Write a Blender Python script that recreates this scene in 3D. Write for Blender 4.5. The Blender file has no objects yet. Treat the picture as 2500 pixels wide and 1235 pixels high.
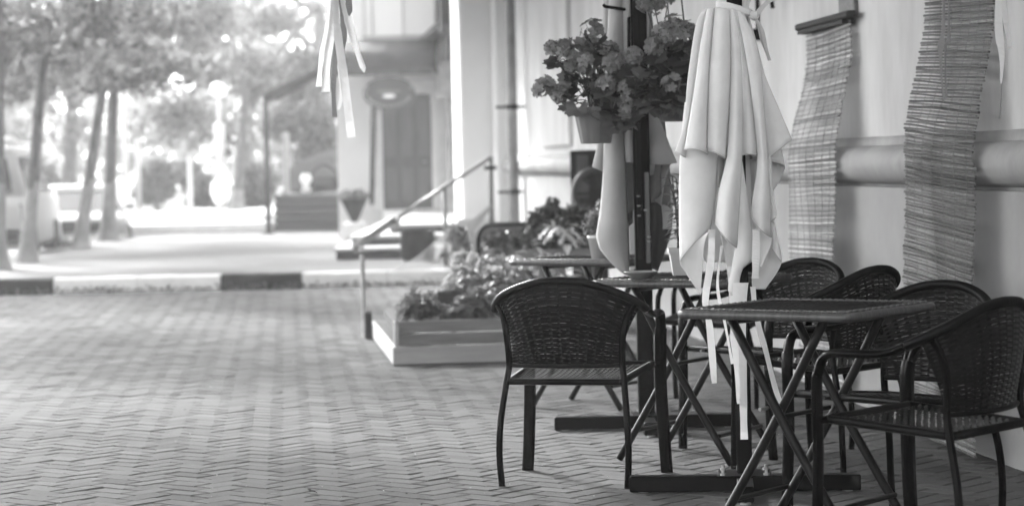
import bpy, math, random
import numpy as np
from mathutils import Vector, Matrix, Quaternion
R_ = math.radians
sc = bpy.context.scene
COL = sc.collection
rng = random.Random(7)

# ------------------------------------------------------------------ camera
F_PX, CX, H0, ROLL, EYE = 6000.0, 1250.0, 396.0, 0.022, 1.25
cr, sr = math.cos(ROLL), math.sin(ROLL)
cam_d = bpy.data.cameras.new('camera')
cam = bpy.data.objects.new('camera', cam_d); COL.objects.link(cam)
cam.matrix_world = Matrix(((cr, sr, 0, 0), (0, 0, -1, 0), (-sr, cr, 0, EYE), (0, 0, 0, 1)))
cam_d.sensor_width = 36; cam_d.lens = F_PX / 2500 * 36
cam_d.shift_y = -(617.5 - H0) / 2500
cam_d.clip_start = 0.1; cam_d.clip_end = 2000
cam_d.dof.use_dof = True; cam_d.dof.focus_distance = 9.0; cam_d.dof.aperture_fstop = 3.1
sc.camera = cam

# ------------------------------------------------------------------ sky, sun, exposure
SUN_AZ, SUN_EL = -27.0, 31.0            # degrees left of the view direction, above the horizon
w = bpy.data.worlds.new('World'); sc.world = w; w.use_nodes = True
nt = w.node_tree; nt.nodes.clear()
sky = nt.nodes.new('ShaderNodeTexSky'); sky.sky_type = 'NISHITA'; sky.sun_disc = False
sky.sun_elevation = R_(SUN_EL); sky.sun_rotation = R_(SUN_AZ); sky.dust_density = 3.0; sky.air_density = 1.5
bw = nt.nodes.new('ShaderNodeRGBToBW'); bg = nt.nodes.new('ShaderNodeBackground'); wo = nt.nodes.new('ShaderNodeOutputWorld')
nt.links.new(sky.outputs[0], bw.inputs[0]); nt.links.new(bw.outputs[0], bg.inputs[0]); nt.links.new(bg.outputs[0], wo.inputs[0])
bg.inputs[1].default_value = 0.15
sl = bpy.data.lights.new('sun', 'SUN'); sl.energy = 2.4; sl.angle = R_(11)
so = bpy.data.objects.new('sun', sl); COL.objects.link(so)
sdir = Vector((math.sin(R_(SUN_AZ)) * math.cos(R_(SUN_EL)), math.cos(R_(SUN_AZ)) * math.cos(R_(SUN_EL)), math.sin(R_(SUN_EL))))
so.rotation_euler = sdir.to_track_quat('Z', 'Y').to_euler(); so.location = sdir * 30
sc.view_settings.view_transform = 'Standard'; sc.view_settings.look = 'None'
sc.view_settings.exposure = 2.65; sc.view_settings.gamma = 1.0
sc.render.engine = 'CYCLES'
sc.cycles.use_denoising = True; sc.cycles.denoiser = 'OPENIMAGEDENOISE'
HAZE = 0.0017
sc.cycles.max_bounces = 8; sc.cycles.volume_bounces = 1; sc.cycles.transparent_max_bounces = 8

def P(px, py, Y):
    """the point of the place at depth Y that the photograph shows at a pixel"""
    u, v = (px - CX) / F_PX, (H0 - py) / F_PX
    return Vector((Y * (u * cr + v * sr), Y, EYE + Y * (-u * sr + v * cr)))
def G(px, py, z=0.0):
    u, v = (px - CX) / F_PX, (H0 - py) / F_PX
    return P(px, py, (z - EYE) / (-u * sr + v * cr))

# ------------------------------------------------------------------ materials (all grey: the photograph is monochrome)
MATS = {}
def mat(name, col, rough=0.6, var=0.0, scale=8.0, metal=0.0, spec=0.5, bump=0.0, bscale=40.0, stretch=(1, 1, 1),
        tone=False, transl=0.0, detail=6.0, stain=0.0, sscale=2.0, sheen=0.0):
    if name in MATS: return MATS[name]
    m = bpy.data.materials.new(name); MATS[name] = m; m.use_nodes = True
    t = m.node_tree; t.nodes.clear(); N, L = t.nodes.new, t.links.new
    out = N('ShaderNodeOutputMaterial'); b = N('ShaderNodeBsdfPrincipled')
    b.inputs['Roughness'].default_value = rough; b.inputs['Metallic'].default_value = metal
    b.inputs['Specular IOR Level'].default_value = spec
    if sheen: b.inputs['Sheen Weight'].default_value = sheen
    tc = N('ShaderNodeTexCoord'); mp = N('ShaderNodeMapping'); mp.inputs['Scale'].default_value = stretch
    L(tc.outputs['Object'], mp.inputs['Vector'])
    val = N('ShaderNodeValue'); val.outputs[0].default_value = col
    cur = val.outputs[0]
    def mul(a, bb):
        n = N('ShaderNodeMath'); n.operation = 'MULTIPLY'; L(a, n.inputs[0]); L(bb, n.inputs[1]); return n.outputs[0]
    def noise(s, d, lo, hi, w=0.55):
        n = N('ShaderNodeTexNoise'); n.inputs['Scale'].default_value = s; n.inputs['Detail'].default_value = d
        n.inputs['Roughness'].default_value = w; L(mp.outputs[0], n.inputs['Vector'])
        r = N('ShaderNodeMapRange'); r.inputs[1].default_value = 0.3; r.inputs[2].default_value = 0.7
        r.inputs[3].default_value = lo; r.inputs[4].default_value = hi; L(n.outputs[0], r.inputs[0]); return n.outputs[0], r.outputs[0]
    if var: cur = mul(cur, noise(scale, detail, 1 - var, 1 + var)[1])
    if stain: cur = mul(cur, noise(sscale, 8, 1 - stain, 1.04, 0.65)[1])
    if tone:
        a = N('ShaderNodeAttribute'); a.attribute_name = 'tone'; cur = mul(cur, a.outputs['Fac'])
    cmb = N('ShaderNodeCombineColor')
    for i in range(3): L(cur, cmb.inputs[i])
    L(cmb.outputs[0], b.inputs['Base Color'])
    if bump:
        bp = N('ShaderNodeBump'); bp.inputs['Strength'].default_value = bump; bp.inputs['Distance'].default_value = 0.01
        L(noise(bscale, 5, 0, 1)[0], bp.inputs['Height']); L(bp.outputs[0], b.inputs['Normal'])
    if transl:
        tr = N('ShaderNodeBsdfTranslucent'); L(cmb.outputs[0], tr.inputs[0]); mx = N('ShaderNodeMixShader')
        mx.inputs[0].default_value = transl; L(b.outputs[0], mx.inputs[1]); L(tr.outputs[0], mx.inputs[2]); L(mx.outputs[0], out.inputs[0])
    else: L(b.outputs[0], out.inputs[0])
    return m

M_metal = mat('black_powder_coat', 0.001, 0.18, spec=0.06, var=0.25, scale=30, bump=0.04, bscale=300)
M_wick = mat('black_wicker', 0.003, 0.3, tone=True, spec=0.09)
M_seat = mat('black_wicker_seat', 0.02, 0.2, tone=True, spec=1.0)
M_wrap = mat('black_wicker_wrap', 0.003, 0.32, tone=True, spec=0.08)
M_tabw = mat('dark_wicker_table', 0.012, 0.75, tone=True, spec=0.1)
M_tabe = mat('wicker_table_edge', 0.06, 0.36, tone=True, spec=0.5)
M_tleg = mat('grey_table_leg', 0.007, 0.38, spec=0.14, var=0.2, scale=25)
M_steel = mat('dark_grey_steel', 0.003, 0.42, spec=0.06, var=0.3, scale=20, bump=0.05, bscale=120)
M_galv = mat('galvanised_steel', 0.35, 0.35, metal=0.6, var=0.2, scale=30)
M_cloth = mat('pale_parasol_cloth', 0.72, 0.85, var=0.04, scale=6, bump=0.35, bscale=14, stain=0.1, sscale=3, spec=0.12, transl=0.07)
M_cloth2 = mat('grey_parasol_cloth', 0.45, 0.85, var=0.05, scale=6, bump=0.05, bscale=500, stain=0.08, sscale=3, spec=0.2, transl=0.12)
M_rib = mat('white_ribbon', 0.85, 0.55, var=0.03, scale=10, transl=0.5, spec=0.3)
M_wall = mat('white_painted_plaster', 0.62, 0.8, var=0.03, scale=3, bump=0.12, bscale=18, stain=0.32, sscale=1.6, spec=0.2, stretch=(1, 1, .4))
M_bplas = mat('bright_plaster', 0.78, 0.8, var=.03, scale=2, stain=.1, sscale=.8, bump=.1, bscale=10)
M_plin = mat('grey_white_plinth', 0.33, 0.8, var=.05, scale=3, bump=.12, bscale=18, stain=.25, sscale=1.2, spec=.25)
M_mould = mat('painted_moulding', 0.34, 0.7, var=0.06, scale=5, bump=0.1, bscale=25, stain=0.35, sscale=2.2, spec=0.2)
M_reed2 = mat('dark_dry_reed', 0.16, 0.6, tone=True, var=0.3, scale=30, transl=0.12, stretch=(1, 1, 4))
M_reed = mat('dry_reed', 0.46, 0.6, tone=True, var=0.25, scale=30, transl=0.12, stretch=(1, 1, 4))
M_thread = mat('dark_thread', 0.2, 0.8)
M_dwood = mat('dark_wood', 0.045, 0.75, spec=0.08, var=0.3, scale=10, stretch=(1, 8, 8), bump=0.2)
M_gwood = mat('grey_weathered_wood', 0.17, 0.7, var=0.28, scale=7, stretch=(0.6, 8, 8), bump=0.25, bscale=20, stain=0.3, sscale=3)
M_pwood = mat('pale_painted_wood', 0.36, 0.7, var=0.1, scale=6, stretch=(0.5, 4, 4), bump=0.15, bscale=25, stain=0.3, sscale=2)
M_brick = mat('paving_brick', 0.098, 0.85, tone=True, var=0.12, scale=60, bump=0.25, bscale=160, spec=0.08, stain=0.22, sscale=0.6)
M_joint = mat('sandy_joint', 0.02, 0.95, spec=0.0, var=0.3, scale=40)
M_farpave = mat('far_paving', 0.115, 0.9, spec=0.1, var=0.15, scale=3, stain=0.3, sscale=0.5)
M_asph = mat('asphalt', 0.06, 0.85, spec=0.1, var=0.2, scale=20)
M_earth = mat('ground_earth', 0.16, 0.9, spec=0.05, var=0.4, scale=0.4)
M_white = mat('white_paint', 0.75, 0.8, spec=0.15, var=0.05, scale=6, stain=0.1, sscale=3, bump=0.1, bscale=30)
M_blackp = mat('black_paint', 0.02, 0.8, spec=0.08, var=0.3, scale=8, stain=0.4, sscale=4)
M_bark = mat('bark', 0.1, 0.9, var=0.45, scale=9, stretch=(3, 3, 0.7), bump=0.6, bscale=14)
M_leaf = mat('tree_leaf', 0.12, 0.5, tone=True, transl=0.6, spec=0.5)
M_gleaf = mat('geranium_leaf', 0.12, 0.55, tone=True, transl=0.4, spec=0.35)
M_petal = mat('geranium_petal', 0.25, 0.6, tone=True, transl=0.3, spec=0.25)
M_pale = mat('pale_leaf', 0.28, 0.6, tone=True, transl=0.3)
M_stem = mat('plant_stem', 0.07, 0.6)
M_pot = mat('grey_plastic_pot', 0.13, 0.45, var=0.08, scale=10, spec=0.4)
M_wpot = mat('white_pot', 0.72, 0.4, var=0.04)
M_soil = mat('soil', 0.03, 0.95, var=0.4, scale=60, bump=0.6)
M_glass = mat('window_glass', 0.25, 0.08, spec=0.8)
M_dglass = mat('car_glass', 0.04, 0.05, spec=0.8)
M_car = mat('pale_car_paint', 0.2, 0.4, spec=0.3)
M_van = mat('white_van_paint', 0.4, 0.4, spec=0.3)
M_rub = mat('tyre_rubber', 0.02, 0.8)
M_rope = mat('pale_rope', 0.4, 0.8)
M_awn = mat('dark_canopy_sheet', 0.05, 0.8, spec=0.1, var=0.25, scale=3, stain=0.3)
M_door = mat('dark_wood_door', 0.075, 0.55, var=0.2, scale=5, stretch=(8, 1, 0.6), bump=0.2)
M_rail = mat('worn_rail_metal', 0.2, 0.35, metal=0.5, var=0.3, scale=20)

# ------------------------------------------------------------------ mesh building
def smooth_path(pts, n=6):
    pts = [Vector(p) for p in pts]; out = []
    for i in range(len(pts) - 1):
        p0 = pts[max(i - 1, 0)]; p1 = pts[i]; p2 = pts[i + 1]; p3 = pts[min(i + 2, len(pts) - 1)]
        for k in range(n):
            t = k / n
            out.append(0.5 * ((2 * p1) + (p2 - p0) * t + (2 * p0 - 5 * p1 + 4 * p2 - p3) * t * t + (3 * p1 - p0 - 3 * p2 + p3) * t ** 3))
    out.append(pts[-1]); return out
class MB:
    def __init__(s): s.v = []; s.f = []; s.t = []; s.tone = 1.0
    def add(s, vs, fs, tone=None):
        o = len(s.v); s.v += [tuple(x) for x in vs]; s.t += [s.tone if tone is None else tone] * len(vs)
        s.f += [tuple(i + o for i in f) for f in fs]; return s
    def box(s, c, d, rot=None, bev=0.0, tone=None):
        c = Vector(c); hx, hy, hz = d[0] / 2, d[1] / 2, d[2] / 2
        M = rot.to_matrix() if isinstance(rot, Quaternion) else (Matrix.Rotation(rot, 3, 'Z') if rot else Matrix.Identity(3))
        b = min(bev, hx * .9, hy * .9, hz * .9)
        if b <= 0:
            vs = [c + M @ Vector((x * hx, y * hy, z * hz)) for z in (-1, 1) for y in (-1, 1) for x in (-1, 1)]
            return s.add(vs, [(0, 2, 3, 1), (4, 5, 7, 6), (0, 1, 5, 4), (2, 6, 7, 3), (0, 4, 6, 2), (1, 3, 7, 5)], tone)
        vs = []; idx = {}
        for sx in (-1, 1):
            for sy in (-1, 1):
                for sz in (-1, 1):
                    for a in range(3):
                        q = [sx * hx, sy * hy, sz * hz]; sg = (sx, sy, sz)
                        for k in range(3):
                            if k != a: q[k] -= sg[k] * b
                        idx[(sx, sy, sz, a)] = len(vs); vs.append(c + M @ Vector(q))
        fs = []
        for a in range(3):
            o = [k for k in range(3) if k != a]
            for sg in (-1, 1):
                cyc = [(-1, -1), (1, -1), (1, 1), (-1, 1)]; f = []
                for p, q in cyc:
                    S = [0, 0, 0]; S[a] = sg; S[o[0]] = p; S[o[1]] = q; f.append(idx[(*S, a)])
                fs.append(f)
            for p in (-1, 1):
                for q in (-1, 1):
                    S1 = [0, 0, 0]; S1[o[0]] = p; S1[o[1]] = q; S2 = list(S1); S1[a] = -1; S2[a] = 1
                    fs.append([idx[(*S1, o[0])], idx[(*S2, o[0])], idx[(*S2, o[1])], idx[(*S1, o[1])]])
        for sx in (-1, 1):
            for sy in (-1, 1):
                for sz in (-1, 1): fs.append([idx[(sx, sy, sz, a)] for a in range(3)])
        s.fixn = True
        return s.add(vs, fs, tone)
    def tube(s, path, r, n=8, closed=False, caps=True, flat=1.0, tone=None):
        path = [Vector(p) for p in path]; m = len(path)
        rr = r if isinstance(r, (list, tuple)) else [r] * m
        tt = tone if isinstance(tone, (list, tuple)) else None
        vs = []; ts = []
        nrm = None
        for i in range(m):
            a = path[(i - 1) % m] if (closed or i > 0) else path[i]; b = path[(i + 1) % m] if (closed or i < m - 1) else path[i]
            tg = (b - a).normalized()
            if nrm is None:
                ref = Vector((0, 0, 1)) if abs(tg.z) < 0.9 else Vector((1, 0, 0)); nrm = (ref - tg * ref.dot(tg)).normalized()
            else: nrm = (nrm - tg * nrm.dot(tg)).normalized()
            bn = tg.cross(nrm)
            for k in range(n):
                th = 2 * math.pi * k / n
                vs.append(path[i] + (nrm * math.cos(th) * flat + bn * math.sin(th)) * rr[i]); ts.append(tt[i] if tt else (s.tone if tone is None else tone))
        fs = []
        for i in range(m if closed else m - 1):
            j = (i + 1) % m
            for k in range(n): l = (k + 1) % n; fs.append((i * n + k, i * n + l, j * n + l, j * n + k))
        if caps and not closed: fs += [tuple(range(n))[::-1], tuple((m - 1) * n + k for k in range(n))]
        o = len(s.v); s.v += [tuple(x) for x in vs]; s.t += ts; s.f += [tuple(i + o for i in f) for f in fs]; return s
    def rod(s, a, b, r, n=8, tone=None): return s.tube([a, b], r, n, tone=tone)
    def ribbon(s, path, wdir, width, tone=None, th=0.0):
        path = [Vector(p) for p in path]; m = len(path); ww = width if isinstance(width, (list, tuple)) else [width] * m
        wd = wdir if isinstance(wdir, list) else [wdir] * m; vs = []
        for i in range(m): d = Vector(wd[i]).normalized() * ww[i] / 2; vs += [path[i] - d, path[i] + d]
        return s.add(vs, [(2 * i, 2 * i + 1, 2 * i + 3, 2 * i + 2) for i in range(m - 1)], tone)
    def lathe(s, prof, c=(0, 0, 0), n=24, mod=None, tone=None):
        c = Vector(c); vs = []; m = len(prof)
        for r, z in prof:
            for k in range(n):
                th = 2 * math.pi * k / n; q = r * (mod(th) if mod else 1); vs.append(c + Vector((q * math.cos(th), q * math.sin(th), z)))
        fs = [(i * n + k, i * n + (k + 1) % n, (i + 1) * n + (k + 1) % n, (i + 1) * n + k) for i in range(m - 1) for k in range(n)]
        if prof[0][0] > 1e-6: fs.append(tuple(range(n))[::-1])
        if prof[-1][0] > 1e-6: fs.append(tuple((m - 1) * n + k for k in range(n)))
        return s.add(vs, fs, tone)
    def prism(s, poly, y0, y1, tone=None):
        """poly of (x, z) pushed from y0 to y1"""
        n = len(poly); vs = [(x, y0, z) for x, z in poly] + [(x, y1, z) for x, z in poly]
        return s.add(vs, [tuple(range(n)), tuple(range(2 * n - 1, n - 1, -1))] + [(i, i + n, (i + 1) % n + n, (i + 1) % n) for i in range(n)], tone)
    def grid(s, nu, nv, fn, tone=None, closed_u=False):
        vs = [fn(i / (nu if closed_u else nu - 1), j / (nv - 1)) for j in range(nv) for i in range(nu)]
        fs = [(j * nu + i, j * nu + (i + 1) % nu, (j + 1) * nu + (i + 1) % nu, (j + 1) * nu + i) for j in range(nv - 1) for i in range(nu if closed_u else nu - 1)]
        return s.add(vs, fs, tone)
    def build(s, name, m, parent=None, smooth=False, fixn=False, solid=0.0):
        me = bpy.data.meshes.new(name); me.from_pydata(s.v, [], s.f)
        a = me.attributes.new('tone', 'FLOAT', 'POINT'); a.data.foreach_set('value', s.t)
        if fixn or getattr(s, 'fixn', False):
            import bmesh
            bm = bmesh.new(); bm.from_mesh(me); bmesh.ops.recalc_face_normals(bm, faces=bm.faces); bm.to_mesh(me); bm.free()
        me.materials.append(m)
        if smooth: me.polygons.foreach_set('use_smooth', [True] * len(me.polygons))
        me.update(); o = bpy.data.objects.new(name, me); COL.objects.link(o)
        if parent: o.parent = parent
        if solid:
            md = o.modifiers.new('thickness', 'SOLIDIFY'); md.thickness = solid; md.offset = 0
        return o
def tag(o, label=None, cat=None, group=None, kind=None):
    if label: o['label'] = label
    if cat: o['category'] = cat
    if group: o['group'] = group
    if kind: o['kind'] = kind
    return o
def empty(name, loc=(0, 0, 0), rz=0.0, **k):
    o = bpy.data.objects.new(name, None); COL.objects.link(o); o.location = loc; o.rotation_euler = (0, 0, rz); o.empty_display_size = 0.1
    return tag(o, **k)
def copy_tree(o, parent=None):
    c = o.copy(); COL.objects.link(c)
    if parent: c.parent = parent
    for ch in list(o.children): copy_tree(ch, c)
    return c

# ------------------------------------------------------------------ leaves
def leaf_cloud(name, pts, size, m, parent, seed=0, tone=(0.6, 1.5), asp=0.62, droop=0.3, outward=None):
    """many small leaf faces, one mesh; each leaf two triangles folded along its midrib"""
    r = np.random.default_rng(seed); n = len(pts); pts = np.asarray(pts, float)
    d = r.normal(size=(n, 3)); d[:, 2] -= droop; d /= np.linalg.norm(d, axis=1)[:, None]
    e = r.normal(size=(n, 3)); e -= d * np.sum(e * d, 1)[:, None]; e /= np.linalg.norm(e, axis=1)[:, None]
    nn = np.cross(d, e)
    L = size * r.uniform(0.6, 1.35, n)[:, None]; W = L * asp
    v = np.stack([pts - d * L / 2, pts + e * W / 2 + nn * L * .12, pts + d * L / 2, pts - e * W / 2 + nn * L * .12], 1).reshape(-1, 3)
    f = np.empty((n * 2, 3), np.int32); b = np.arange(n) * 4
    f[0::2, 0] = b; f[0::2, 1] = b + 1; f[0::2, 2] = b + 2; f[1::2, 0] = b; f[1::2, 1] = b + 2; f[1::2, 2] = b + 3
    me = bpy.data.meshes.new(name); me.vertices.add(n * 4); me.vertices.foreach_set('co', v.ravel())
    me.loops.add(n * 6); me.loops.foreach_set('vertex_index', f.ravel()); me.polygons.add(n * 2)
    me.polygons.foreach_set('loop_start', np.arange(n * 2) * 3)
    a = me.attributes.new('tone', 'FLOAT', 'POINT'); a.data.foreach_set('value', np.repeat(r.uniform(tone[0], tone[1], n), 4))
    me.materials.append(m); me.update(calc_edges=True); me.validate()
    o = bpy.data.objects.new(name, me); COL.objects.link(o)
    if parent: o.parent = parent
    return o
def blob_points(blobs, n, seed, shell=0.45):
    """points spread through ellipsoid clumps (cx,cy,cz,rx,ry,rz), thicker near their skins"""
    r = np.random.default_rng(seed); vol = np.array([b[3] * b[4] * b[5] for b in blobs]); k = r.choice(len(blobs), n, p=vol / vol.sum())
    B = np.array(blobs)[k]; d = r.normal(size=(n, 3)); d /= np.linalg.norm(d, axis=1)[:, None]
    rad = r.uniform(0, 1, n) ** shell
    return B[:, :3] + d * rad[:, None] * B[:, 3:]
# ------------------------------------------------------------------ ground, roads, pavements
def struct(o): return tag(o, kind='structure')
def inv(o): return (Matrix.Translation(o.location) @ o.rotation_euler.to_matrix().to_4x4()).inverted()
def wbuild(mb, name, m, root, **k):
    """mesh given in world coordinates, parented to a thing"""
    o = mb.build(name, m, root, **k); o.matrix_parent_inverse = inv(root); return o
def pbox(mb, x0, y0, x1, y1, Y, depth, bev=0.0, tone=None):
    a, b = P(x0, y0, Y), P(x1, y1, Y)
    return mb.box(((a.x + b.x) / 2, Y + depth / 2, (a.z + b.z) / 2), (abs(b.x - a.x), depth, abs(a.z - b.z)), bev=bev, tone=tone)

FZ = 0.13                                             # level of the pavement beyond the kerb
mb = MB(); mb.add([(-500, -60, -.3), (500, -60, -.3), (500, 900, -.3), (-500, 900, -.3)], [(0, 1, 2, 3)])
struct(mb.build('ground', M_earth))
mb = MB(); mb.add([(-16, -5, -.14), (-6.75, -5, -.14), (-6.75, 130, -.14), (-16, 130, -.14)], [(0, 1, 2, 3)])
struct(mb.build('road', M_asph))
mb = MB(); mb.box((-5, 14.8, -.06), (14.6, 22.0, .09)); struct(mb.build('pavement_bed', M_joint))
mb = MB(); mb.box((-3.2, 34.3, .03), (7.0, 16.9, .2)); mb.box((4, 34.3, .03), (7.4, 16.9, .2)); struct(mb.build('far_pavement', M_farpave))
# herringbone bricks of the near pavement: one mesh
mb = MB(); BW, gap, zt = 0.1, 0.006, 0.0
c45, s45 = math.cos(R_(50.3)), math.sin(R_(50.3))
def brick(cx_, cy_, lx, ly):
    x, y = cx_ * c45 - cy_ * s45, cx_ * s45 + cy_ * c45 + 15
    if not (6.6 < y < 25.15): return
    if x < -0.225 * y - .7 or x > min(0.225 * y + .5, 2.95 - .095 * y): return
    hx, hy, b = (lx - gap) / 2, (ly - gap) / 2, .004
    tl = [rng.uniform(-1, 1) * .0013 for _ in range(2)]; dz = rng.uniform(-.0014, .0014); vs = []
    jx, jy, ja = rng.uniform(-.0015, .0015), rng.uniform(-.0015, .0015), rng.uniform(-.012, .012)
    for k, (ex, ez) in enumerate(((0, -.016), (0, -.005), (b, .0))):
        for sx, sy in ((-1, -1), (1, -1), (1, 1), (-1, 1)):
            px, py = sx * (hx - ex), sy * (hy - ex); px, py = px - py * ja + jx, py + px * ja + jy
            gx, gy = cx_ + px, cy_ + py
            vs.append((gx * c45 - gy * s45, gx * s45 + gy * c45 + 15, zt + ez + dz + (tl[0] * sx + tl[1] * sy if k else 0)))
    ln = 13.66
    t = rng.gauss(1, .1)
    if rng.random() < .06: t *= .75
    FS = [(8, 9, 10, 11)] + [(r * 4 + i, r * 4 + (i + 1) % 4, r * 4 + 4 + (i + 1) % 4, r * 4 + 4 + i) for r in (0, 1) for i in range(4)]
    if abs(y - ln) < .2:                             # bricks cut along the straight edging strip
        for vv in ([(a, max(b_, ln + .013), c_) for a, b_, c_ in vs], [(a, min(b_, ln - .013), c_) for a, b_, c_ in vs]):
            if max(q[1] for q in vv) - min(q[1] for q in vv) > .008: mb.add(vv, FS, max(.5, min(1.4, t)))
        return
    mb.add(vs, [(8, 9, 10, 11)] + [(r * 4 + i, r * 4 + (i + 1) % 4, r * 4 + 4 + (i + 1) % 4, r * 4 + 4 + i) for r in (0, 1) for i in range(4)], max(.5, min(1.4, t)))
for i in range(-140, 141):
    for j in range(-140, 141):                       # herringbone: lying and standing bricks share the cell diagonals
        k = (i - j) % 4
        if k == 0: brick((i + 1) * BW, (j + .5) * BW, 2 * BW, BW)
        elif k == 3: brick((i + .5) * BW, (j + 1) * BW, BW, 2 * BW)
struct(mb.build('pavement', M_brick))
mb = MB()
for k in range(14):
    x = -5.6 + k * .62
    mb.box((x, 13.66, -.0095), (.615, .024, .02), bev=.003, tone=rng.uniform(.8, 1))
struct(mb.build('paving_edging', M_brick))
# kerb stones, painted black and white, each one a stone you could lift
def kerb_stone(x0, x1, m, label, i):
    m_ = MB(); y = 25.62; n = 9; vs = []
    prof = [(-.075, -.13), (-.078, .02), (-.072, .126), (-.05, .146), (.075, .15), (.075, -.13)]
    for k in range(n):
        x = x0 + (x1 - x0) * k / (n - 1)
        for py, pz in prof: vs.append((x, y + py + rng.uniform(-.003, .003), pz + rng.uniform(-.003, .003)))
    p = len(prof)
    m_.add(vs, [tuple(range(p)), tuple((n - 1) * p + q for q in range(p))[::-1]] + [(k * p + q, (k + 1) * p + q, (k + 1) * p + (q + 1) % p, k * p + (q + 1) % p) for k in range(n - 1) for q in range(p)])
    return tag(m_.build('kerb_stone', m, fixn=True), label, 'kerb stone', 'painted kerb stones across the pavement')
ke = [-6.4, -5.65, P(132, 690, 25.6).x, P(337, 690, 25.6).x, P(540, 690, 25.6).x, P(738, 690, 25.6).x, P(945, 690, 25.6).x, P(1150, 690, 25.6).x, P(1355, 690, 25.6).x]
kl = [(M_white, 'white painted kerb stone beyond the left picture edge, by the tree row'), (M_blackp, 'black painted kerb stone left of the long white pair'),
      (M_white, 'white painted kerb stone next to the left black one'), (M_white, 'white painted kerb stone touching the middle black one on its left'),
      (M_blackp, 'black painted kerb stone between two white ones in open pavement'), (M_white, 'white painted kerb stone right of the middle black one, behind the thin stake'),
      (M_white, 'white painted kerb stone behind the stake and pale leaves'), (M_white, 'white painted kerb stone mostly hidden behind the wooden flower box')]
for i, (m_, lb) in enumerate(kl):
    if i == 0: continue
    kerb_stone(ke[i] + .006, ke[i + 1] - .006, m_, lb, i)
# grit scattered on the paving
mb = MB()
for k in range(420):
    y = 8.2 + 9 * rng.random() ** 1.5; x = rng.uniform(-.215, .19) * y; q = rng.uniform(.002, .006)
    mb.add([(x + q * rng.uniform(-1, 1), y + q * rng.uniform(-1, 1), .001 + q * rng.random()) for _ in range(4)], [(0, 1, 2), (0, 2, 3), (0, 1, 3)], rng.choice((.3, .6, 3, 5)))
tag(mb.build('grit', M_brick), kind='stuff')
# dirt and weeds in the kerb gutter
pts = [(rng.uniform(-5.6, .6), 25.5 + rng.uniform(-.08, .03), .01 + rng.random() ** 3 * .05) for _ in range(900)]
tag(leaf_cloud('gutter_weeds', pts, .035, M_gleaf, None, 3), kind='stuff')
# road-side kerb of the far pavement
mb = MB()
for k in range(22): mb.box((-6.74, 26 + k * 1.0, .0), (.13, .985, .27), bev=.02, tone=1)
struct(mb.build('road_kerb', M_farpave))

# ------------------------------------------------------------------ cafe building along the right side
WS = math.sqrt(1 + .095 ** 2)
bld = empty('cafe_building', (2.0, 9.77, 0), math.atan(.095), label='pale plastered building with a rounded moulding along its wall', cat='building')
def wy(Y): return (Y - 9.77) * WS                       # depth -> distance along the wall
def along(name, prof, y0, y1, m, smooth=False, n=2, wob=0):
    m_ = MB(); p = len(prof); vs = []
    for k in range(n):
        y = y0 + (y1 - y0) * k / (n - 1)
        for x, z in prof: vs.append((x + (rng.uniform(-wob, wob) if wob else 0), y, z + (rng.uniform(-wob, wob) if wob else 0)))
    m_.add(vs, [(k * p + q, (k + 1) * p + q, (k + 1) * p + q + 1, k * p + q + 1) for k in range(n - 1) for q in range(p - 1)])
    return m_.build(name, m, bld, smooth=smooth, fixn=True)
Y1 = wy(31.2)
mb = MB(); mb.box((.2, (Y1 - 9) / 2, 4.667), (.4, Y1 + 9, 6.667)); mb.build('wall', M_wall, bld)
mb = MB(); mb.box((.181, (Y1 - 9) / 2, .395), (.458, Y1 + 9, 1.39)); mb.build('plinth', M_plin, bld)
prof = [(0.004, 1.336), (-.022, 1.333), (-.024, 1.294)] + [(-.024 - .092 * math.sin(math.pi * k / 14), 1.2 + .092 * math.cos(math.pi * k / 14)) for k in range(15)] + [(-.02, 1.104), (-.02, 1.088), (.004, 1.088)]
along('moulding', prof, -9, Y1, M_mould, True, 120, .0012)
for a, b, d in ((24.4, 26.9, .045), (20.6, 22.6, .035)):
    mb = MB(); mb.box((-d / 2 + .001, (wy(a) + wy(b)) / 2, 4.70), (d, wy(b) - wy(a), 6.6), bev=.01); mb.build('wall_panel', M_wall, bld)
mb = MB(); mb.box((-.3, Y1 + .65, 4), (.62, 1.3, 8.6), bev=.03); mb.box((-.10, Y1 - .18, 4), (.2, .36, 8.6), bev=.03); mb.build('pilaster', M_bplas, bld)
mb = MB(); mb.box((-.32, Y1 + .62, .3), (.74, 1.42, .5), bev=.02); mb.build('pilaster_base', M_wall, bld)
mb = MB(); mb.box((.1, wy(36), 4), (.4, wy(41) - wy(31.2) - 1, 8.6)); mb.build('side_wall', M_wall, bld)
dp = tag(MB().tube([(-.16, wy(29.0), 7), (-.16, wy(29.0), 1.2), (-.155, wy(29.0), .12)], .062, 14).build('drainpipe', mat('grey_drainpipe', .30, .5, var=.15, scale=4, stain=.35, sscale=2), bld, smooth=True))
for z in (1.9, .9, 3.4):
    m_ = MB(); m_.lathe([(.066, z - .025), (.075, z - .02), (.075, z + .02), (.066, z + .025)], (-.16, wy(29.0), 0), 16); m_.box((-.06, wy(29.0), z), (.16, .03, .03)); m_.box((-.27, wy(29.0), z), (.16, .025, .03)); m_.build('bracket', M_steel, dp)
# wall lamp, iron hook
m_ = MB(); m_.box((-.035, wy(14.85), 1.985), (.07, .1, .07), bev=.01); m_.tube([(-.015, wy(14.85), 2.0), (-.015, wy(14.85), 2.6)], .012, 6); m_.build('wall_box', M_steel, bld)
m_ = MB(); m_.tube([(.0, wy(14.15), 2.3), (-.06, wy(14.15), 2.28), (-.07, wy(14.15), 2.14), (-.065, wy(14.15), 2.1)], .012, 8); m_.build('iron_hook', M_steel, bld)

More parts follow.
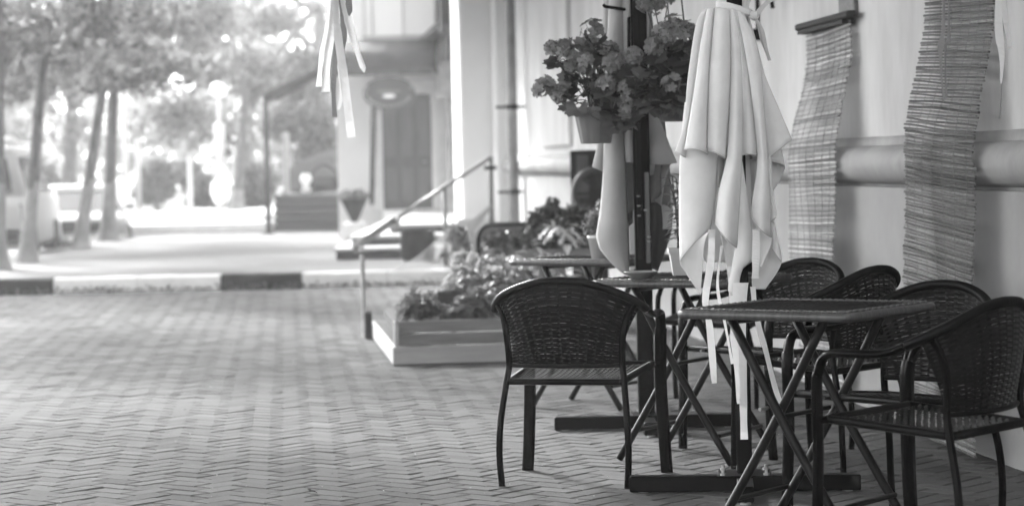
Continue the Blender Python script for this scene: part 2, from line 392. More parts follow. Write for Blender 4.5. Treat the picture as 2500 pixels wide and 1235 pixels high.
# front wall with the door, at the far end, facing us
YF = 40.0
mb = MB()
xl, xd0, xd1, xr = P(822, 300, YF).x, P(930, 300, YF).x, P(1053, 300, YF).x, P(1150, 300, YF).x
zt_, zb_ = P(993, 228, YF).z, 0.0
mb.box(((xl + xd0) / 2, YF + .2, 4), (xd0 - xl, .4, 8.4)); mb.box(((xd1 + xr) / 2, YF + .2, 4), (xr - xd1, .4, 8.4)); mb.box(((xd0 + xd1) / 2, YF + .2, (8.2 + zt_) / 2), (xd1 - xd0, .4, 8.2 - zt_))
wbuild(mb, 'front_wall', M_bplas, bld)
mb = MB(); mb.box((xl + .25, YF + 6, 4), (.5, 11.2, 8.4)); wbuild(mb, 'far_side_wall', M_wall, bld)
mb = MB()
for x in (P(912, 0, YF).x, P(1072, 0, YF).x): mb.box((x, YF - .04, (zt_ + .2) / 2 + .25), (.17, .08, zt_ - .3), bev=.01)
mb.box(((xd0 + xd1) / 2, YF - .05, zt_ + .12), (xd1 - xd0 + .5, .1, .2), bev=.01)
wbuild(mb, 'door_surround', M_white, bld)
dr = MB(); dw = xd1 - xd0; dz0 = .5; dh = zt_ - dz0
dr.box(((xd0 + xd1) / 2, YF + .16, dz0 + dh / 2), (dw - .02, .05, dh - .02))
door = wbuild(dr, 'door', M_door, bld)
mb = MB()
for k in range(3):
    for z0, z1 in ((.07, .38), (.45, .95)):
        x = xd0 + dw * (k + .5) / 3; mb.box((x, YF + .128, dz0 + dh * (z0 + z1) / 2), (dw / 3 - .09, .016, dh * (z1 - z0) - .05), bev=.008)
o = wbuild(mb, 'door_panel', mat('door_panel_wood', .11, .5, var=.25, scale=5, stretch=(8, 1, .6)), door)
mb = MB().tube([P(1040, 395, YF + .1), P(1040, 395, YF + .05), P(1032, 395, YF + .05)], .012, 8); wbuild(mb, 'handle', M_galv, door)
# big upper window above the canopy
mb = MB(); pbox(mb, 885, -160, 1062, 92, YF - .55, .06)
wn = wbuild(mb, 'window', mat('bright_window_pane', .72, .25, spec=.6), bld)
mb = MB()
for x in (888, 907, 982, 1062): pbox(mb, x - 4, -160, x + 4, 94, YF - .6, .045, bev=.005)
pbox(mb, 884, 88, 1066, 98, YF - .62, .06)
wbuild(mb, 'window_frame', mat('window_frame_paint', .33, .6), wn)
mb = MB(); pbox(mb, 880, -165, 1068, 96, YF - .48, .5); wbuild(mb, 'bay', M_wall, bld)
mb = MB(); pbox(mb, 1064, -160, 1082, 80, YF - 2.6, 2.4); pbox(mb, 1080, -160, 1100, 150, YF - 1.2, .2)
m0, m1 = P(1020, 98, YF - 2.6), P(1082, 40, YF - 2.6)
mb.add([m0, P(1082, 62, YF - 2.6), P(1082, 40, YF - 2.6), P(1082, 98, YF - .3), P(1030, 98, YF - .3)], [(0, 1, 2), (0, 1, 3), (0, 3, 4)])
wbuild(mb, 'shutter', mat('dark_shutter', .09, .6, var=.2, scale=4), bld)
mb = MB(); pbox(mb, 1064, 150, 1116, 232, YF - 1.5, 1.4, bev=.05); pbox(mb, 1058, 228, 1120, 238, YF - 1.56, 1.5, bev=.02); pbox(mb, 1078, 60, 1096, 152, YF - 1.3, 1, bev=.02); pbox(mb, 1086, 238, 1112, 560, YF - 1.3, 1.0, bev=.03)
wbuild(mb, 'capital', mat('grey_plaster', .45, .8, var=.12, scale=3, stain=.3, sscale=3), bld)
mb = MB().tube([P(912, 262, YF - .1), P(908, 500, YF - .1)], .035, 8); wbuild(mb, 'cable_duct', M_steel, bld)

# landing and steps up to the door
st = empty('door_steps', (-1.4, 34, FZ), label='grey stone steps with dark risers leading up to the wooden door', cat='steps')
risers = [(29.3, .27, -2.12), (30.1, .39, -1.98), (30.9, .5, -1.55)]
for i, (y0, z1, x0) in enumerate(risers):
    y1 = YF - .01; mb = MB(); mb.box(((x0 - .75) / 2, (y0 + y1) / 2, (z1 + FZ) / 2 - .02), (abs(x0 + .75), y1 - y0, z1 - FZ - .04)); wbuild(mb, 'riser', mat('dark_step_riser', .05, .7, var=.3, scale=6), st)
    mb = MB(); mb.box(((x0 - .75) / 2 - .01, (y0 + y1) / 2 - .02, z1 - .02), (abs(x0 + .75) + .05, y1 - y0 + .05, .04), bev=.01); wbuild(mb, 'tread', mat('pale_step_tread', .42, .7, var=.1, scale=6, stain=.25), st)
mb = MB(); mb.box((P(1000, 500, 39.6).x, 39.6, .513), (.95, .5, .025), bev=.008); tag(mb.build('door_mat', M_white), 'small pale mat lying on the landing before the wooden door', 'mat')

# canopy over the door and the terrace roof beam that runs down to a post
cn = empty('door_canopy', P(930, 140, 38), label='dark weathered canopy over the wooden door, running left to a post', cat='canopy')
mb = MB(); a, b = P(780, 95, 38.2), P(1066, 95, 38.2); z0, z1 = P(900, 176, 38.2).z, P(900, 92, 38.2).z
mb.grid(28, 9, lambda u, v: (a.x + (b.x - a.x) * u, 38.0 + 1.9 * max(0, v - .35) ** 1.2 * 1.6 - .0, z0 + (z1 - z0) * min(1, v * 1.25) + .015 * math.sin(u * 37) * (1 - v)))
wbuild(mb, 'canopy_sheet', M_awn, cn, smooth=True, solid=.03)
mb = MB(); mb.box(((a.x + b.x) / 2, 38.02, z0 - .02), (b.x - a.x, .06, .08), bev=.01); mb.box((a.x + .03, 39, z0), (.06, 1.9, .06)); mb.box((b.x - .03, 39, z0), (.06, 1.9, .06)); wbuild(mb, 'canopy_frame', M_dwood, cn)
mb = MB(); q0, q1 = P(648, 238, 41.5), P(800, 165, 39.0); mb.tube([q0, q1], .075, 4); mb.tube([q0 + Vector((0, 2, .05)), q1 + Vector((0, 1, .05))], .05, 4); wbuild(mb, 'roof_beam', mat('tarred_beam', .018, .95, spec=0.0, var=.2), cn)
mb = MB(); mb.tube([Vector((q0.x, q0.y, q0.z + .02)), Vector((q0.x + .01, q0.y, FZ))], .045, 10); mb.box((q0.x, q0.y, FZ + .01), (.2, .2, .03)); wbuild(mb, 'post', mat('grey_post', .04, .9, spec=.05), cn)

# oval hanging sign: a dark disc with a pale oval and a ring of marks too blurred to read
sg = empty('hanging_sign', P(950, 228, 37.6), label='dark oval sign with pale marks hanging under the canopy', cat='sign')
c = Vector((0, 0, 0)); RX, RZ = .40, .255
def oval(rx, rz, y0, y1, n=48, cx_=0, cz_=0): return [(cx_ + rx * math.cos(2 * math.pi * k / n), cz_ + rz * math.sin(2 * math.pi * k / n)) for k in range(n)], y0, y1
MB().prism(*oval(RX, RZ, -.03, .03)).build('sign_board', mat('sign_board_black', .012, .5), sg, fixn=True)
MB().prism(*oval(.26, .15, -.042, -.031, cz_=.04)).build('sign_centre', mat('sign_centre_dark', .02, .5), sg, fixn=True)
MB().prism(*oval(.10, .03, -.052, -.043, cz_=-.045)).build('pale_oval', M_white, sg, fixn=True)
mb = MB(); mb.box((0, -.046, .03), (.34, .006, .022))
for k in range(15):
    th = R_(200 + k * 10); x, z = .335 * math.cos(th), .2 * math.sin(th); mb.box((x, -.034, z), (.035, .006, .045), rot=Quaternion((0, 1, 0), -(th + math.pi / 2)), bev=.002)
for x, z in ((-.34, .08), (.34, .08), (-.36, .0)): mb.box((x, -.034, z), (.045, .006, .05), bev=.002)
mb.build('lettering', mat('sign_mark_paint', .2, .6), sg)
for x in (-.2, .2): MB().rod((x, 0, RZ * .8), (x, 0, .42), .008).build('hanger', M_steel, sg)

# ------------------------------------------------------------------ reed blinds hanging on the wall
def reed_blind(Yr, Yl, z0, z1, off, seed, label, pitch=.0138, skew=0.0, m=None):
    r = random.Random(seed); y0, y1 = wy(Yr), wy(Yl); W = y1 - y0
    root = empty('reed_blind', bld.location + bld.rotation_euler.to_matrix() @ Vector((0, (y0 + y1) / 2, z0)), bld.rotation_euler.z, label=label, cat='blind', group='reed blinds hung along the wall')
    mb = MB(); n = int((z1 - z0) / pitch); seg = 9
    stripe = [r.uniform(.75, 1.2) for _ in range(14)]; dr = 0.0
    for i in range(n):
        zz = i * pitch; dr += r.uniform(-.006, .006); dr *= .93
        base = (1.15 if i % 2 else .62) * r.uniform(.6, 1.4)
        if r.random() < .12: base *= .62
        ya, yb = -W / 2 + r.uniform(-.022, .016) + dr, W / 2 + r.uniform(-.016, .022) + dr
        ph, am, tl = r.uniform(0, 6.28), r.uniform(.0005, .003), r.uniform(-.004, .004)
        pth, tn = [], []
        for k in range(seg):
            t = k / (seg - 1); y = ya + (yb - ya) * t; z = zz + am * math.sin(ph + t * 7) + tl * (t - .5) + skew * (t - .5) * (z0 + zz > .25)
            wav = .012 * math.sin(zz * 5.3 + seed) * math.sin(t * 5 + seed)
            pth.append((-off(z0 + zz, t) + wav, y, z)); tn.append(base * stripe[int(t * 12.9)] * r.uniform(.9, 1.1))
        rr = pitch * r.uniform(.28, .46)
        mb.tube(pth, rr, 5, tone=sum([[x] * 1 for x in tn], []))
    mb.build('reed_mat', m or M_reed, root)
    th = MB()
    for k in range(7):
        t = (k + .5) / 7; pth = []
        for i in range(0, n, 3): zz = i * pitch; pth.append((-off(z0 + zz, t) - .0085 - .012 * math.sin(zz * 5.3 + seed) * -math.sin(t * 5 + seed), -W / 2 + W * t + .006 * math.sin(i * .3 + k), zz))
        th.tube(pth, .0011, 4)
    th.build('thread', M_thread, root)
    return root, W, n * pitch
def sst(a, b, x): t = max(0, min(1, (x - a) / (b - a))); return t * t * (3 - 2 * t)
def offA(z, t): return .03 + .125 * sst(1.85, 1.22, z) - .05 * sst(.35, .0, z) * t + .02 * sst(.5, .1, z)
def offB(z, t): return .03 + .12 * sst(1.8, 1.22, z) - .05 * sst(.7, .0, z)
b2, W2, H2 = reed_blind(9.86, 10.92, .03, 2.75, offA, 5, 'frayed reed blind behind the chair tucked in by the wall, running past the top edge', .0135, skew=.05, m=M_reed2)
b1, W1, H1 = reed_blind(12.34, 13.42, .04, 1.93, offB, 11, 'paler reed blind hanging from a dark sloping batten', .0128, skew=-.02)
mb = MB(); mb.box((-.055, 0, H1 + .03), (.05, W1 + .16, .035), bev=.008); mb.box((-.05, .02, H1 - .002), (.06, W1 - .02, .02)); mb.build('batten', M_dwood, b1)
mb = MB(); mb.box((-.012, -W1 / 2 + .17, H1 + .2), (.022, .34, .36), bev=.004); mb.build('mounting_board', M_gwood, b1)
mb = MB(); mb.box((-.055, 0, H2 + .03), (.05, W2 + .16, .035), bev=.008); mb.build('batten', M_dwood, b2)

# ------------------------------------------------------------------ unseen cloth added above the frame to shade the tables, air and wall
aw = empty('added_shade', (1.0, 8, 3.7), label='unseen pale cloth added over the tables to shade them, above the picture', cat='added_shade')
mb = MB(); mb.grid(14, 16, lambda u, v: (-1.7 + 3.5 * u, 4.5 + 14.5 * v, 3.62 + .5 * u - .05 * math.sin(math.pi * u) * abs(math.sin(v * 9.4)))); wbuild(mb, 'added_shade_cloth', M_cloth2, aw, smooth=True, solid=.004)
mb = MB(); mb.grid(8, 12, lambda u, v: (-3.1 + 1.38 * u, 1.5 + 10 * v, 3.5 + .11 * u)); wbuild(mb, 'added_shade_flap', M_cloth2, aw, smooth=True, solid=.004)
mb = MB(); mb.grid(10, 12, lambda u, v: (-1.8 + (3.6 - 1.2 * v) * u, 19.05 + 13 * v, 3.64 + .5 * u)); wbuild(mb, 'added_shade_cloth', M_cloth2, aw, smooth=True, solid=.004)
mb = MB(); mb.tube([(-1.7, 4.5, 3.61), (-1.7, 19, 3.61)], .02, 8); wbuild(mb, 'front_bar', M_steel, aw)
for y in (4.7, 9.4, 14.1, 18.8): mb = MB(); mb.tube([(-1.68, y, 3.6), (2.05 - .095 * (y - 9.77), y, 4.1)], .018, 8); wbuild(mb, 'arm', M_steel, aw)
# ------------------------------------------------------------------ woven rattan
def weave(S, nu, nv, fu=.8, fv=.9, h=.0022, r=None, su=2, tone=(.7, 1.3), warp=True):
    """real over-and-under strands on the surface S(u, v), u and v in 0..1; returns the filled MB"""
    r = r or random.Random(1); mb = MB()
    def nrm(u, v):
        e = .004; a = S(min(1, u + e), v) - S(max(0, u - e), v); b = S(u, min(1, v + e)) - S(u, max(0, v - e)); n = a.cross(b)
        return n.normalized() if n.length > 1e-12 else Vector((0, 1, 0))
    for j in range(nv):
        v = (j + .5) / nv; hv = .5 / nv * fv; vs = []; m = nu * su + 1; jt = r.uniform(-.12, .12) / nv
        for i in range(m):
            u = i / (m - 1); o = h * math.sin(math.pi * (u * nu - .0) + math.pi * (j % 2) + math.pi / 2 * 0) * 1.0
            n = nrm(u, v)
            for s in (-1, 1): vs.append(S(u, min(1, max(0, v + jt + s * hv))) + n * o)
        mb.add(vs, [(2 * i, 2 * i + 1, 2 * i + 3, 2 * i + 2) for i in range(m - 1)], r.uniform(*tone))
    if warp:
        for i in range(nu + 1):
            u = (i + .5) / nu - .5 / nu * 0
            if u > 1: continue
            hu = .5 / nu * fu * .42; vs = []; m = nv + 1
            for j in range(m):
                v = j / (m - 1); n = nrm(u, v); o = h * (1 if (j + i) % 2 else -1) * .8
                for s in (-1, 1): vs.append(S(min(1, max(0, u + s * hu)), v) + n * o)
            mb.add(vs, [(2 * j, 2 * j + 1, 2 * j + 3, 2 * j + 2) for j in range(m - 1)], r.uniform(*tone))
    return mb
def wrapped(mb, path, r0, pitch, rr, n=8, closed=False, amp=.10):
    """a bar wound round with strands: the radius ripples along its length"""
    path = [Vector(p) for p in path]
    if closed: path = path + [path[0]]
    d = [0]
    for a, b in zip(path, path[1:]): d.append(d[-1] + (b - a).length)
    L = d[-1]; N = int(L / pitch); pts, rad, tn = [], [], []
    k = 0
    for i in range(N):
        t = rr.choice((.75, .95, 1.1, 1.3, 1.0))
        for q, am in ((.08, 1 - amp), (.5, 1 + amp * .4)):
            s = (i + q) / N * L
            while k < len(d) - 2 and d[k + 1] < s: k += 1
            f = (s - d[k]) / max(1e-9, d[k + 1] - d[k]); pts.append(path[k].lerp(path[k + 1], f)); rad.append(r0 * am); tn.append(t)
    mb.tube(pts, rad, n, closed=closed, tone=tn); return mb

# ------------------------------------------------------------------ chairs
HALF = smooth_path([(0, -.272, .792), (.085, -.268, .785), (.165, -.25, .762), (.228, -.215, .732), (.268, -.165, .702), (.288, -.1, .672)], 6)
def rim_at(t):
    s = 1 if t >= 0 else -1; q = abs(t) * (len(HALF) - 1); i = min(int(q), len(HALF) - 2); p = HALF[i].lerp(HALF[i + 1], q - i)
    return Vector((s * p.x, p.y, p.z))
def make_chair():
    root = empty('bistro_chair')
    rr = random.Random(3)
    # wrapped rim
    path = [rim_at(-1 + 2 * k / 60) for k in range(61)]
    wrapped(MB(), path, .0165, .0062, rr, 10).build('rim', M_wrap, root, smooth=True)
    # back rest
    def SB(u, v):
        x = 2 * u - 1; bot = Vector((.212 * x, -.236 + .052 * x * x, .462)); top = rim_at(x * .86) - Vector((0, 0, .008)); p = bot.lerp(top, v)
        p.y -= .018 * math.sin(math.pi * v) * (1 - x * x); p.x -= .018 * x * math.sin(math.pi * v) ; return p
    weave(SB, 15, 38, r=rr, h=.0024, fv=1.0, fu=.8, tone=(.5, 1.9)).build('backrest', M_wick, root)
    for s in (-1, 1):
        # rear leg runs up into the back post
        pth = smooth_path([(s * .238, -.245, 0), (s * .245, -.247, .12), (s * .24, -.238, .25), (s * .224, -.205, .40), (s * .216, -.192, .47), (s * .222, -.2, .58), (s * .24, -.185, .66), (s * .264, -.168, .7)], 5)
        MB().tube(pth, .0125, 10).build('leg', M_metal, root, smooth=True)
        pth = smooth_path([(s * .276, .235, 0), (s * .268, .238, .14), (s * .26, .235, .34), (s * .262, .235, .52), (s * .266, .228, .575)], 6)
        MB().tube(pth, .0135, 12, flat=1.75).build('leg', M_metal, root, smooth=True)
        pth = smooth_path([(s * .266, .228, .57), (s * .27, .205, .622), (s * .277, .16, .643), (s * .284, .08, .644), (s * .288, .0, .646), (s * .29, -.05, .654), (s * .288, -.1, .672)], 6)
        MB().tube(pth, .0135, 12, flat=1.5).build('armrest', M_metal, root, smooth=True)
    # seat
    def SS(u, v):
        x = 2 * u - 1; hw = .208 + .02 * v
        return Vector((hw * x, -.2 + .42 * v, .405 + .038 * v - .02 * (1 - x * x) * math.sin(math.pi * v) - .02 * max(0, v - .88) / .12))
    weave(SS, 22, 34, r=rr, h=.0026, fv=.88, tone=(.7, 1.5)).build('seat', M_seat, root)
    mb = MB(); c = [(-.212, -.205, .400), (.212, -.205, .400), (.232, .218, .434), (-.232, .218, .434)]
    for a, b in ((0, 1), (1, 2), (2, 3), (3, 0)): wrapped(mb, [c[a], Vector(c[a]).lerp(Vector(c[b]), .5), c[b]], .0135, .0068, rr, 8)
    mb.build('seat_frame', M_wrap, root, smooth=True)
    mb = MB()
    wrapped(mb, [SB(k / 20, 0) for k in range(21)], .009, .008, rr, 8)
    mb.build('back_rail', M_wrap, root, smooth=True)
    for s in (-1, 1):
        MB().rod((s * .21, -.2, .40), (s * .226, -.205, .40), .011).build('seat_bracket', M_metal, root); MB().rod((s * .23, .215, .432), (s * .262, .236, .432), .012).build('seat_bracket', M_metal, root)
    return root
chairs = [ # x, y, heading in degrees left of straight away, label
    (.245, 9.66, -17, 'black rattan chair with its back turned to us, left of the nearest table'),
    (1.283, 7.655, 50, 'black rattan chair cut off by the right picture edge, nearest of all'),
    (1.285, 8.38, 128, 'black rattan chair facing us, tucked in before the frayed reed blind'),
    (1.235, 9.95, 51, 'black rattan chair with a dark back, between the nearest table and the wall'),
    (1.07, 10.5, 126, 'black rattan chair facing us, half behind the pale parasol'),
    (1.0, 12.5, 78, 'black rattan chair seen between the pale parasol and the middle table'),
]
proto = make_chair()
for i, (x, y, h, lb) in enumerate(chairs):
    o = proto if i == 0 else copy_tree(proto)
    o.location = (x, y, .001); o.rotation_euler = (0, 0, R_(h)); o.scale = (1.05, 1, 1); tag(o, lb, 'chair', 'black rattan chairs round the tables')

# ------------------------------------------------------------------ folding rattan tables (local x along the near edge)
TZ, TL = .75, .62
def make_table():
    root = empty('folding_table'); rr = random.Random(9); h = TL / 2
    def ST(u, v): return Vector(((u - .5) * (TL - .03), (v - .5) * (TL - .03), TZ + .001))
    weave(ST, 40, 40, r=rr, h=.0012, fv=.92, su=2, tone=(.7, 1.2)).build('tabletop', M_tabw, root)
    mb = MB(); mb.box((0, 0, TZ - .012), (TL - .02, TL - .02, .012)); mb.build('under_panel', M_metal, root)
    c = .035; pth = []
    for sx, sy, a0 in ((1, 1, 0), (-1, 1, 90), (-1, -1, 180), (1, -1, 270)):
        for k in range(7): a = R_(a0 + 15 * k); pth.append((sx * (h - c) + c * math.cos(a), sy * (h - c) + c * math.sin(a), TZ - .011))
    mb = MB(); wrapped(mb, pth, .0145, .0068, rr, 10, closed=True, amp=.13).build('edge_wrap', M_tabe, root, smooth=True)
    mb = MB()                                          # looped strand stitched along the rim
    for q in range(4):
        for lane in range(2):
            p = []
            for k in range(97):
                t = -h + .02 + (TL - .04) * k / 96; off_ = h - .018 - .007 * lane + .004 * math.sin(k * .9 + lane * 3.1); x, y = t, -off_
                for _ in range(q): x, y = -y, x
                p.append((x, y, TZ + .0055 + .0022 * math.sin(k * .9 * 2 + lane * 3.1)))
            mb.tube(p, .0021, 5, tone=rr.uniform(1.2, 1.8))
    mb.build('braid', M_tabe, root)
    for sy, yy in ((-1, -.2), (1, .2)):
        for s in (-1, 1):
            a, b = Vector((s * .165, yy + .012 * s, TZ - .03)), Vector((-s * .265, yy + .012 * s, .005))
            pth = [a.lerp(b, k / 8) + Vector((-s, 0, 0)) * -.012 * math.sin(math.pi * k / 8) for k in range(9)]
            MB().tube(pth, .0165, 12, flat=.9).build('leg', M_tleg, root, smooth=True)
        mb = MB(); mb.tube([(-.06, yy - .022, .43), (-.06, yy + .03, .43)], .006, 8); mb.build('pivot_bolt', M_galv, root)
    for s in (-1, 1):
        MB().rod((s * .21, -.2 - .012 * s, .12), (s * .21, .2 - .012 * s, .12), .009).build('crossbar', M_tleg, root); mb = MB(); mb.rod((s * .163, -.2 + .012 * s, TZ - .035), (s * .163, .2 + .012 * s, TZ - .035), .013); mb.build('top_bar', M_tleg, root)
    mb = MB(); mb.rod((-.03, -.19, .40), (-.03, .19, .40), .008); mb.build('pivot_rod', M_tleg, root)
    return root
tabs = [(.965, 8.12, -36, 'dark square rattan table nearest us, on crossed grey legs'),
        (.745, 10.27, -31, 'dark square rattan table carrying the ashtray and the tall potted plant'),
        (.40, 12.55, -31, 'dark square rattan table farthest back, beside the plant boxes')]
tp = make_table()
for i, (x, y, h, lb) in enumerate(tabs):
    o = tp if i == 0 else copy_tree(tp)
    o.location = (x, y, .001); o.rotation_euler = (0, 0, R_(h)); tag(o, lb, 'table', 'folding rattan tables')

# ------------------------------------------------------------------ closed parasols
def canopy_mesh(lobes, zs, rs, ztop, zf, rin=.75, nl=13, nz=26, seed=1):
    """one folded cloth: lobes = (angle, hem z, radius, half bulge, lean); zs strap height, rs strap radius, zf flare height"""
    lobes = sorted(lobes); n = len(lobes); cols = []
    for i, (a, hz, rad, b, ln) in enumerate(lobes):
        pa, ph, pr = lobes[i - 1][0] - (360 if i == 0 else 0), lobes[i - 1][1], lobes[i - 1][2]
        na, nh, nr = lobes[(i + 1) % n][0] + (360 if i == n - 1 else 0), lobes[(i + 1) % n][1], lobes[(i + 1) % n][2]
        for k in range(nl): cols.append((i, -1 + 2 * k / nl, a, hz, rad, b, ln, (pa + a) / 2, (a + na) / 2, (hz + ph) / 2, (hz + nh) / 2, min(rad, pr), min(rad, nr)))
    zr = [ztop, ztop - .12, ztop - .3, zs + .16, zs + .08, zs + .03] if ztop - zs > .5 else [ztop]
    rows = []
    def pt(c, z, k):
        i, s, a, hz, rad, b, ln, va, vb, ha, hb, ra, rb = c
        fl = max(0, min(1.15, (zs - z) / (zs - zf)))
        Rl = rs + (rad - rs) * fl ** .85 * (1 if fl < 1 else 1)
        if z > zs: g = (z - zs) / (ztop - zs); Rl = rs + .05 * math.sin(min(1, g * 3) * math.pi / 2) * (1 - g) - (rs - .03) * max(0, g - .3) / .7
        ke = rin if z > zs - .02 else max(.36, rin - .75 * fl)
        def V(ang, r): q = max(.03, (rs + (r - rs) * fl ** .85) * ke) if z <= zs else Rl * ke; return Vector((math.sin(R_(ang)) * q, -math.cos(R_(ang)) * q))
        L, Rr = V(va, ra), V(vb, rb); n_ = Vector((math.sin(R_(a)), -math.cos(R_(a)))); t = Vector((n_.y * -1, n_.x))
        ch = L.lerp(Rr, (s + 1) / 2); wgt = (1 - abs(s) ** 2.6) ** .62
        p = ch + n_ * (Rl - ch.dot(n_)) * wgt + t * (b * min(1, fl * 1.3) * math.sin(math.pi * s) + ln * fl * wgt)
        return p
    vs = []
    for z in zr:
        for c in cols: p = pt(c, z, 0); vs.append((p.x, p.y, z))
    for j in range(nz):
        q = j / (nz - 1)
        for c in cols:
            s, hz, ha, hb = c[1], c[3], c[9], c[10]
            he = hz + ((ha if s < 0 else hb) - hz) * abs(s) ** 1.25
            z = zs + (he - zs) * q; p = pt(c, z, q); vs.append((p.x, p.y, z))
    m = len(cols); R = len(zr) + nz
    mb = MB(); mb.add(vs, [(r * m + k, r * m + (k + 1) % m, (r + 1) * m + (k + 1) % m, (r + 1) * m + k) for r in range(R - 1) for k in range(m)])
    return mb
def steel_base(root, bx, by, yaw=0.0):
    M = Matrix.Rotation(yaw, 3, 'Z')
    def beam(c, d):
        mb = MB(); mb.box(M @ Vector(c), d, rot=yaw, bev=.004); return mb
    b = beam((bx * 0 + .0, 0, .034), (.86, .06, .058)).build('base_beam', M_steel, root)
    mb = MB()
    for y0, y1 in ((-.34, -.031), (.031, .31)): mb.box(M @ Vector((.0, (y0 + y1) / 2, .034)), (.06, y1 - y0, .058), rot=yaw, bev=.004)
    b2_ = mb.build('base_beam', M_steel, root)
    mb = MB(); mb.box((0, 0, .067), (.2, .2, .008), rot=yaw, bev=.002); mb.build('base_plate', M_steel, root)
    for x in (-.08, .08):
        for y in (-.08, .08): MB().lathe([(.012, .071), (.012, .079), (.006, .08), (.006, .09), (0, .091)], M @ Vector((x, y, 0)), 6).build('bolt', M_galv, root)
    for x, y in ((0, -.3), (-.38, 0), (.38, 0), (0, .27)): MB().lathe([(.02, 0), (.02, .006), (.009, .007), (.009, .005 + .0)], M @ Vector((x, y - .045 if x == 0 and y < 0 else y, 0)), 10).build('foot_screw', M_galv, root)
def ribbon_strip(root, name, pts, width, facing=(1, 0, 0), m=None, tone=1.0, twist=0.0):
    p = smooth_path(pts, 6); n = len(p); f = Vector(facing).normalized(); wd = []
    for i in range(n): q = Quaternion((0, 0, 1), twist * 3 * i / n + .35 * math.sin(i * .55)); wd.append(q @ f)
    return MB().ribbon(p, wd, width, tone).build(name, m or M_rib, root, solid=.0008)
# --- the near parasol
U1 = empty('closed_parasol', (.845, 9.2, 0), R_(-5), label='closed pale parasol with white ribbons, behind the nearest table', cat='parasol', group='closed parasols')
steel_base(U1, 0, 0)
mb = MB(); mb.box((0, 0, 1.3), (.058, .058, 2.46), bev=.006); mb.build('pole', M_steel, U1)
def fold(mb, L, Rt, Y, k=.7, hem=0.0, ns=17, nt=26, lean=0.0, roll=0.0, flat=1.0):
    """one hanging fold of cloth between two edges: bulges towards the street by k half-widths, its hem sags and rolls"""
    def arc(pp):
        pp = smooth_path([(x, y, 0) for x, y in pp], 8); d = [0]
        for a, c in zip(pp, pp[1:]): d.append(d[-1] + (c - a).length)
        def at(t):
            q = t * d[-1]; i = 0
            while i < len(d) - 2 and d[i + 1] < q: i += 1
            return pp[i].lerp(pp[i + 1], (q - d[i]) / max(1e-9, d[i + 1] - d[i]))
        return at
    l, r_ = arc(L), arc(Rt)
    def fn(u, t):
        a, c = l(t), r_(t); q = a.lerp(c, u); s_ = 2 * u - 1; hw = (c - a).length / 2 * Y / F_PX
        b = math.cos(math.pi / 2 * abs(s_) ** flat) ** .8 * k * 1.35 * hw + lean * s_ * hw
        return P(q.x, q.y + hem * (1 - s_ * s_) * t ** 5, Y - b + roll * hw * max(0, t - .85) / .15)
    mb.grid(ns, nt, fn)
    if hem_line is not None: hem_line.append(MB().tube([fn(i / (ns - 1), 1.0) + Vector((0, -.0012, .0015)) for i in range(ns)], .0021, 5))
hem_line = []
IV = inv(U1)
mb = MB()
fold(mb, [(1722, 22), (1700, 58), (1679, 194), (1670, 301), (1648, 371)], [(1728, 22), (1712, 113), (1697, 227), (1674, 386)], 9.10, .5)                     # outer left flap
fold(mb, [(1727, 22), (1710, 113), (1694, 227), (1671, 366)], [(1745, 20), (1738, 100), (1732, 200), (1727, 378)], 9.055, .95, hem=-6)
fold(mb, [(1745, 20), (1737, 110), (1730, 200), (1726, 368)], [(1783, 22), (1785, 110), (1785, 200), (1772, 390)], 9.045, .85, hem=-4)
fold(mb, [(1782, 22), (1785, 120), (1784, 210), (1775, 375), (1755, 467), (1746, 549)], [(1793, 24), (1806, 110), (1812, 200), (1812, 370), (1806, 494), (1799, 606)], 9.035, .95, hem=6)     # long middle fold
fold(mb, [(1792, 24), (1808, 130), (1812, 250), (1812, 380)], [(1803, 28), (1822, 130), (1840, 260), (1850, 381)], 9.075, .8, hem=-3)
fold(mb, [(1801, 28), (1826, 162), (1842, 290), (1850, 393), (1836, 494), (1837, 537)], [(1812, 30), (1848, 110), (1861, 200), (1874, 378), (1879, 455), (1883, 580)], 9.045, .95, hem=6)    # long right fold
fold(mb, [(1812, 30), (1850, 150), (1866, 290), (1876, 388)], [(1816, 32), (1858, 160), (1900, 262), (1934, 341)], 9.12, .35)                             # right flap
fold(mb, [(1672, 250), (1662, 350), (1658, 450), (1658, 533), (1660, 638)], [(1752, 250), (1752, 380), (1750, 450), (1744, 510), (1734, 562)], 9.13, .55, hem=-8)                    # long left panel
fold(mb, [(1660, 622), (1661, 645), (1670, 660), (1708, 716)], [(1736, 556), (1722, 590), (1716, 640), (1710, 718)], 9.20, -.35)                          # its rolled inner face
fold(mb, [(1700, 300), (1690, 400), (1700, 520), (1720, 640)], [(1880, 300), (1884, 400), (1880, 520), (1850, 640)], 9.26, -.2)
fold(mb, [(1806, 390), (1804, 500), (1796, 600), (1778, 700), (1784, 720)], [(1812, 395), (1827, 502), (1841, 623), (1812, 658), (1800, 722)], 9.09, .55)
fold(mb, [(1756, 480), (1758, 560), (1772, 640), (1782, 714)], [(1800, 480), (1802, 590), (1800, 660), (1788, 722)], 9.15, -.3)
fold(mb, [(1838, 500), (1842, 545), (1852, 600), (1856, 652)], [(1884, 500), (1884, 570), (1882, 598), (1858, 654)], 9.10, -.35)
fold(mb, [(1876, 380), (1880, 450), (1884, 500), (1882, 542)], [(1882, 380), (1886, 450), (1895, 515), (1894, 532)], 9.10, .3)
fold(mb, [(1848, 560), (1842, 620), (1836, 680), (1838, 706)], [(1884, 520), (1895, 575), (1908, 640), (1868, 706)], 9.24, -.4)
fold(mb, [(1882, 540), (1886, 575), (1886, 610)], [(1890, 540), (1902, 600), (1907, 640)], 9.16, .3)
mb.v = [tuple(IV @ Vector(q)) for q in mb.v]
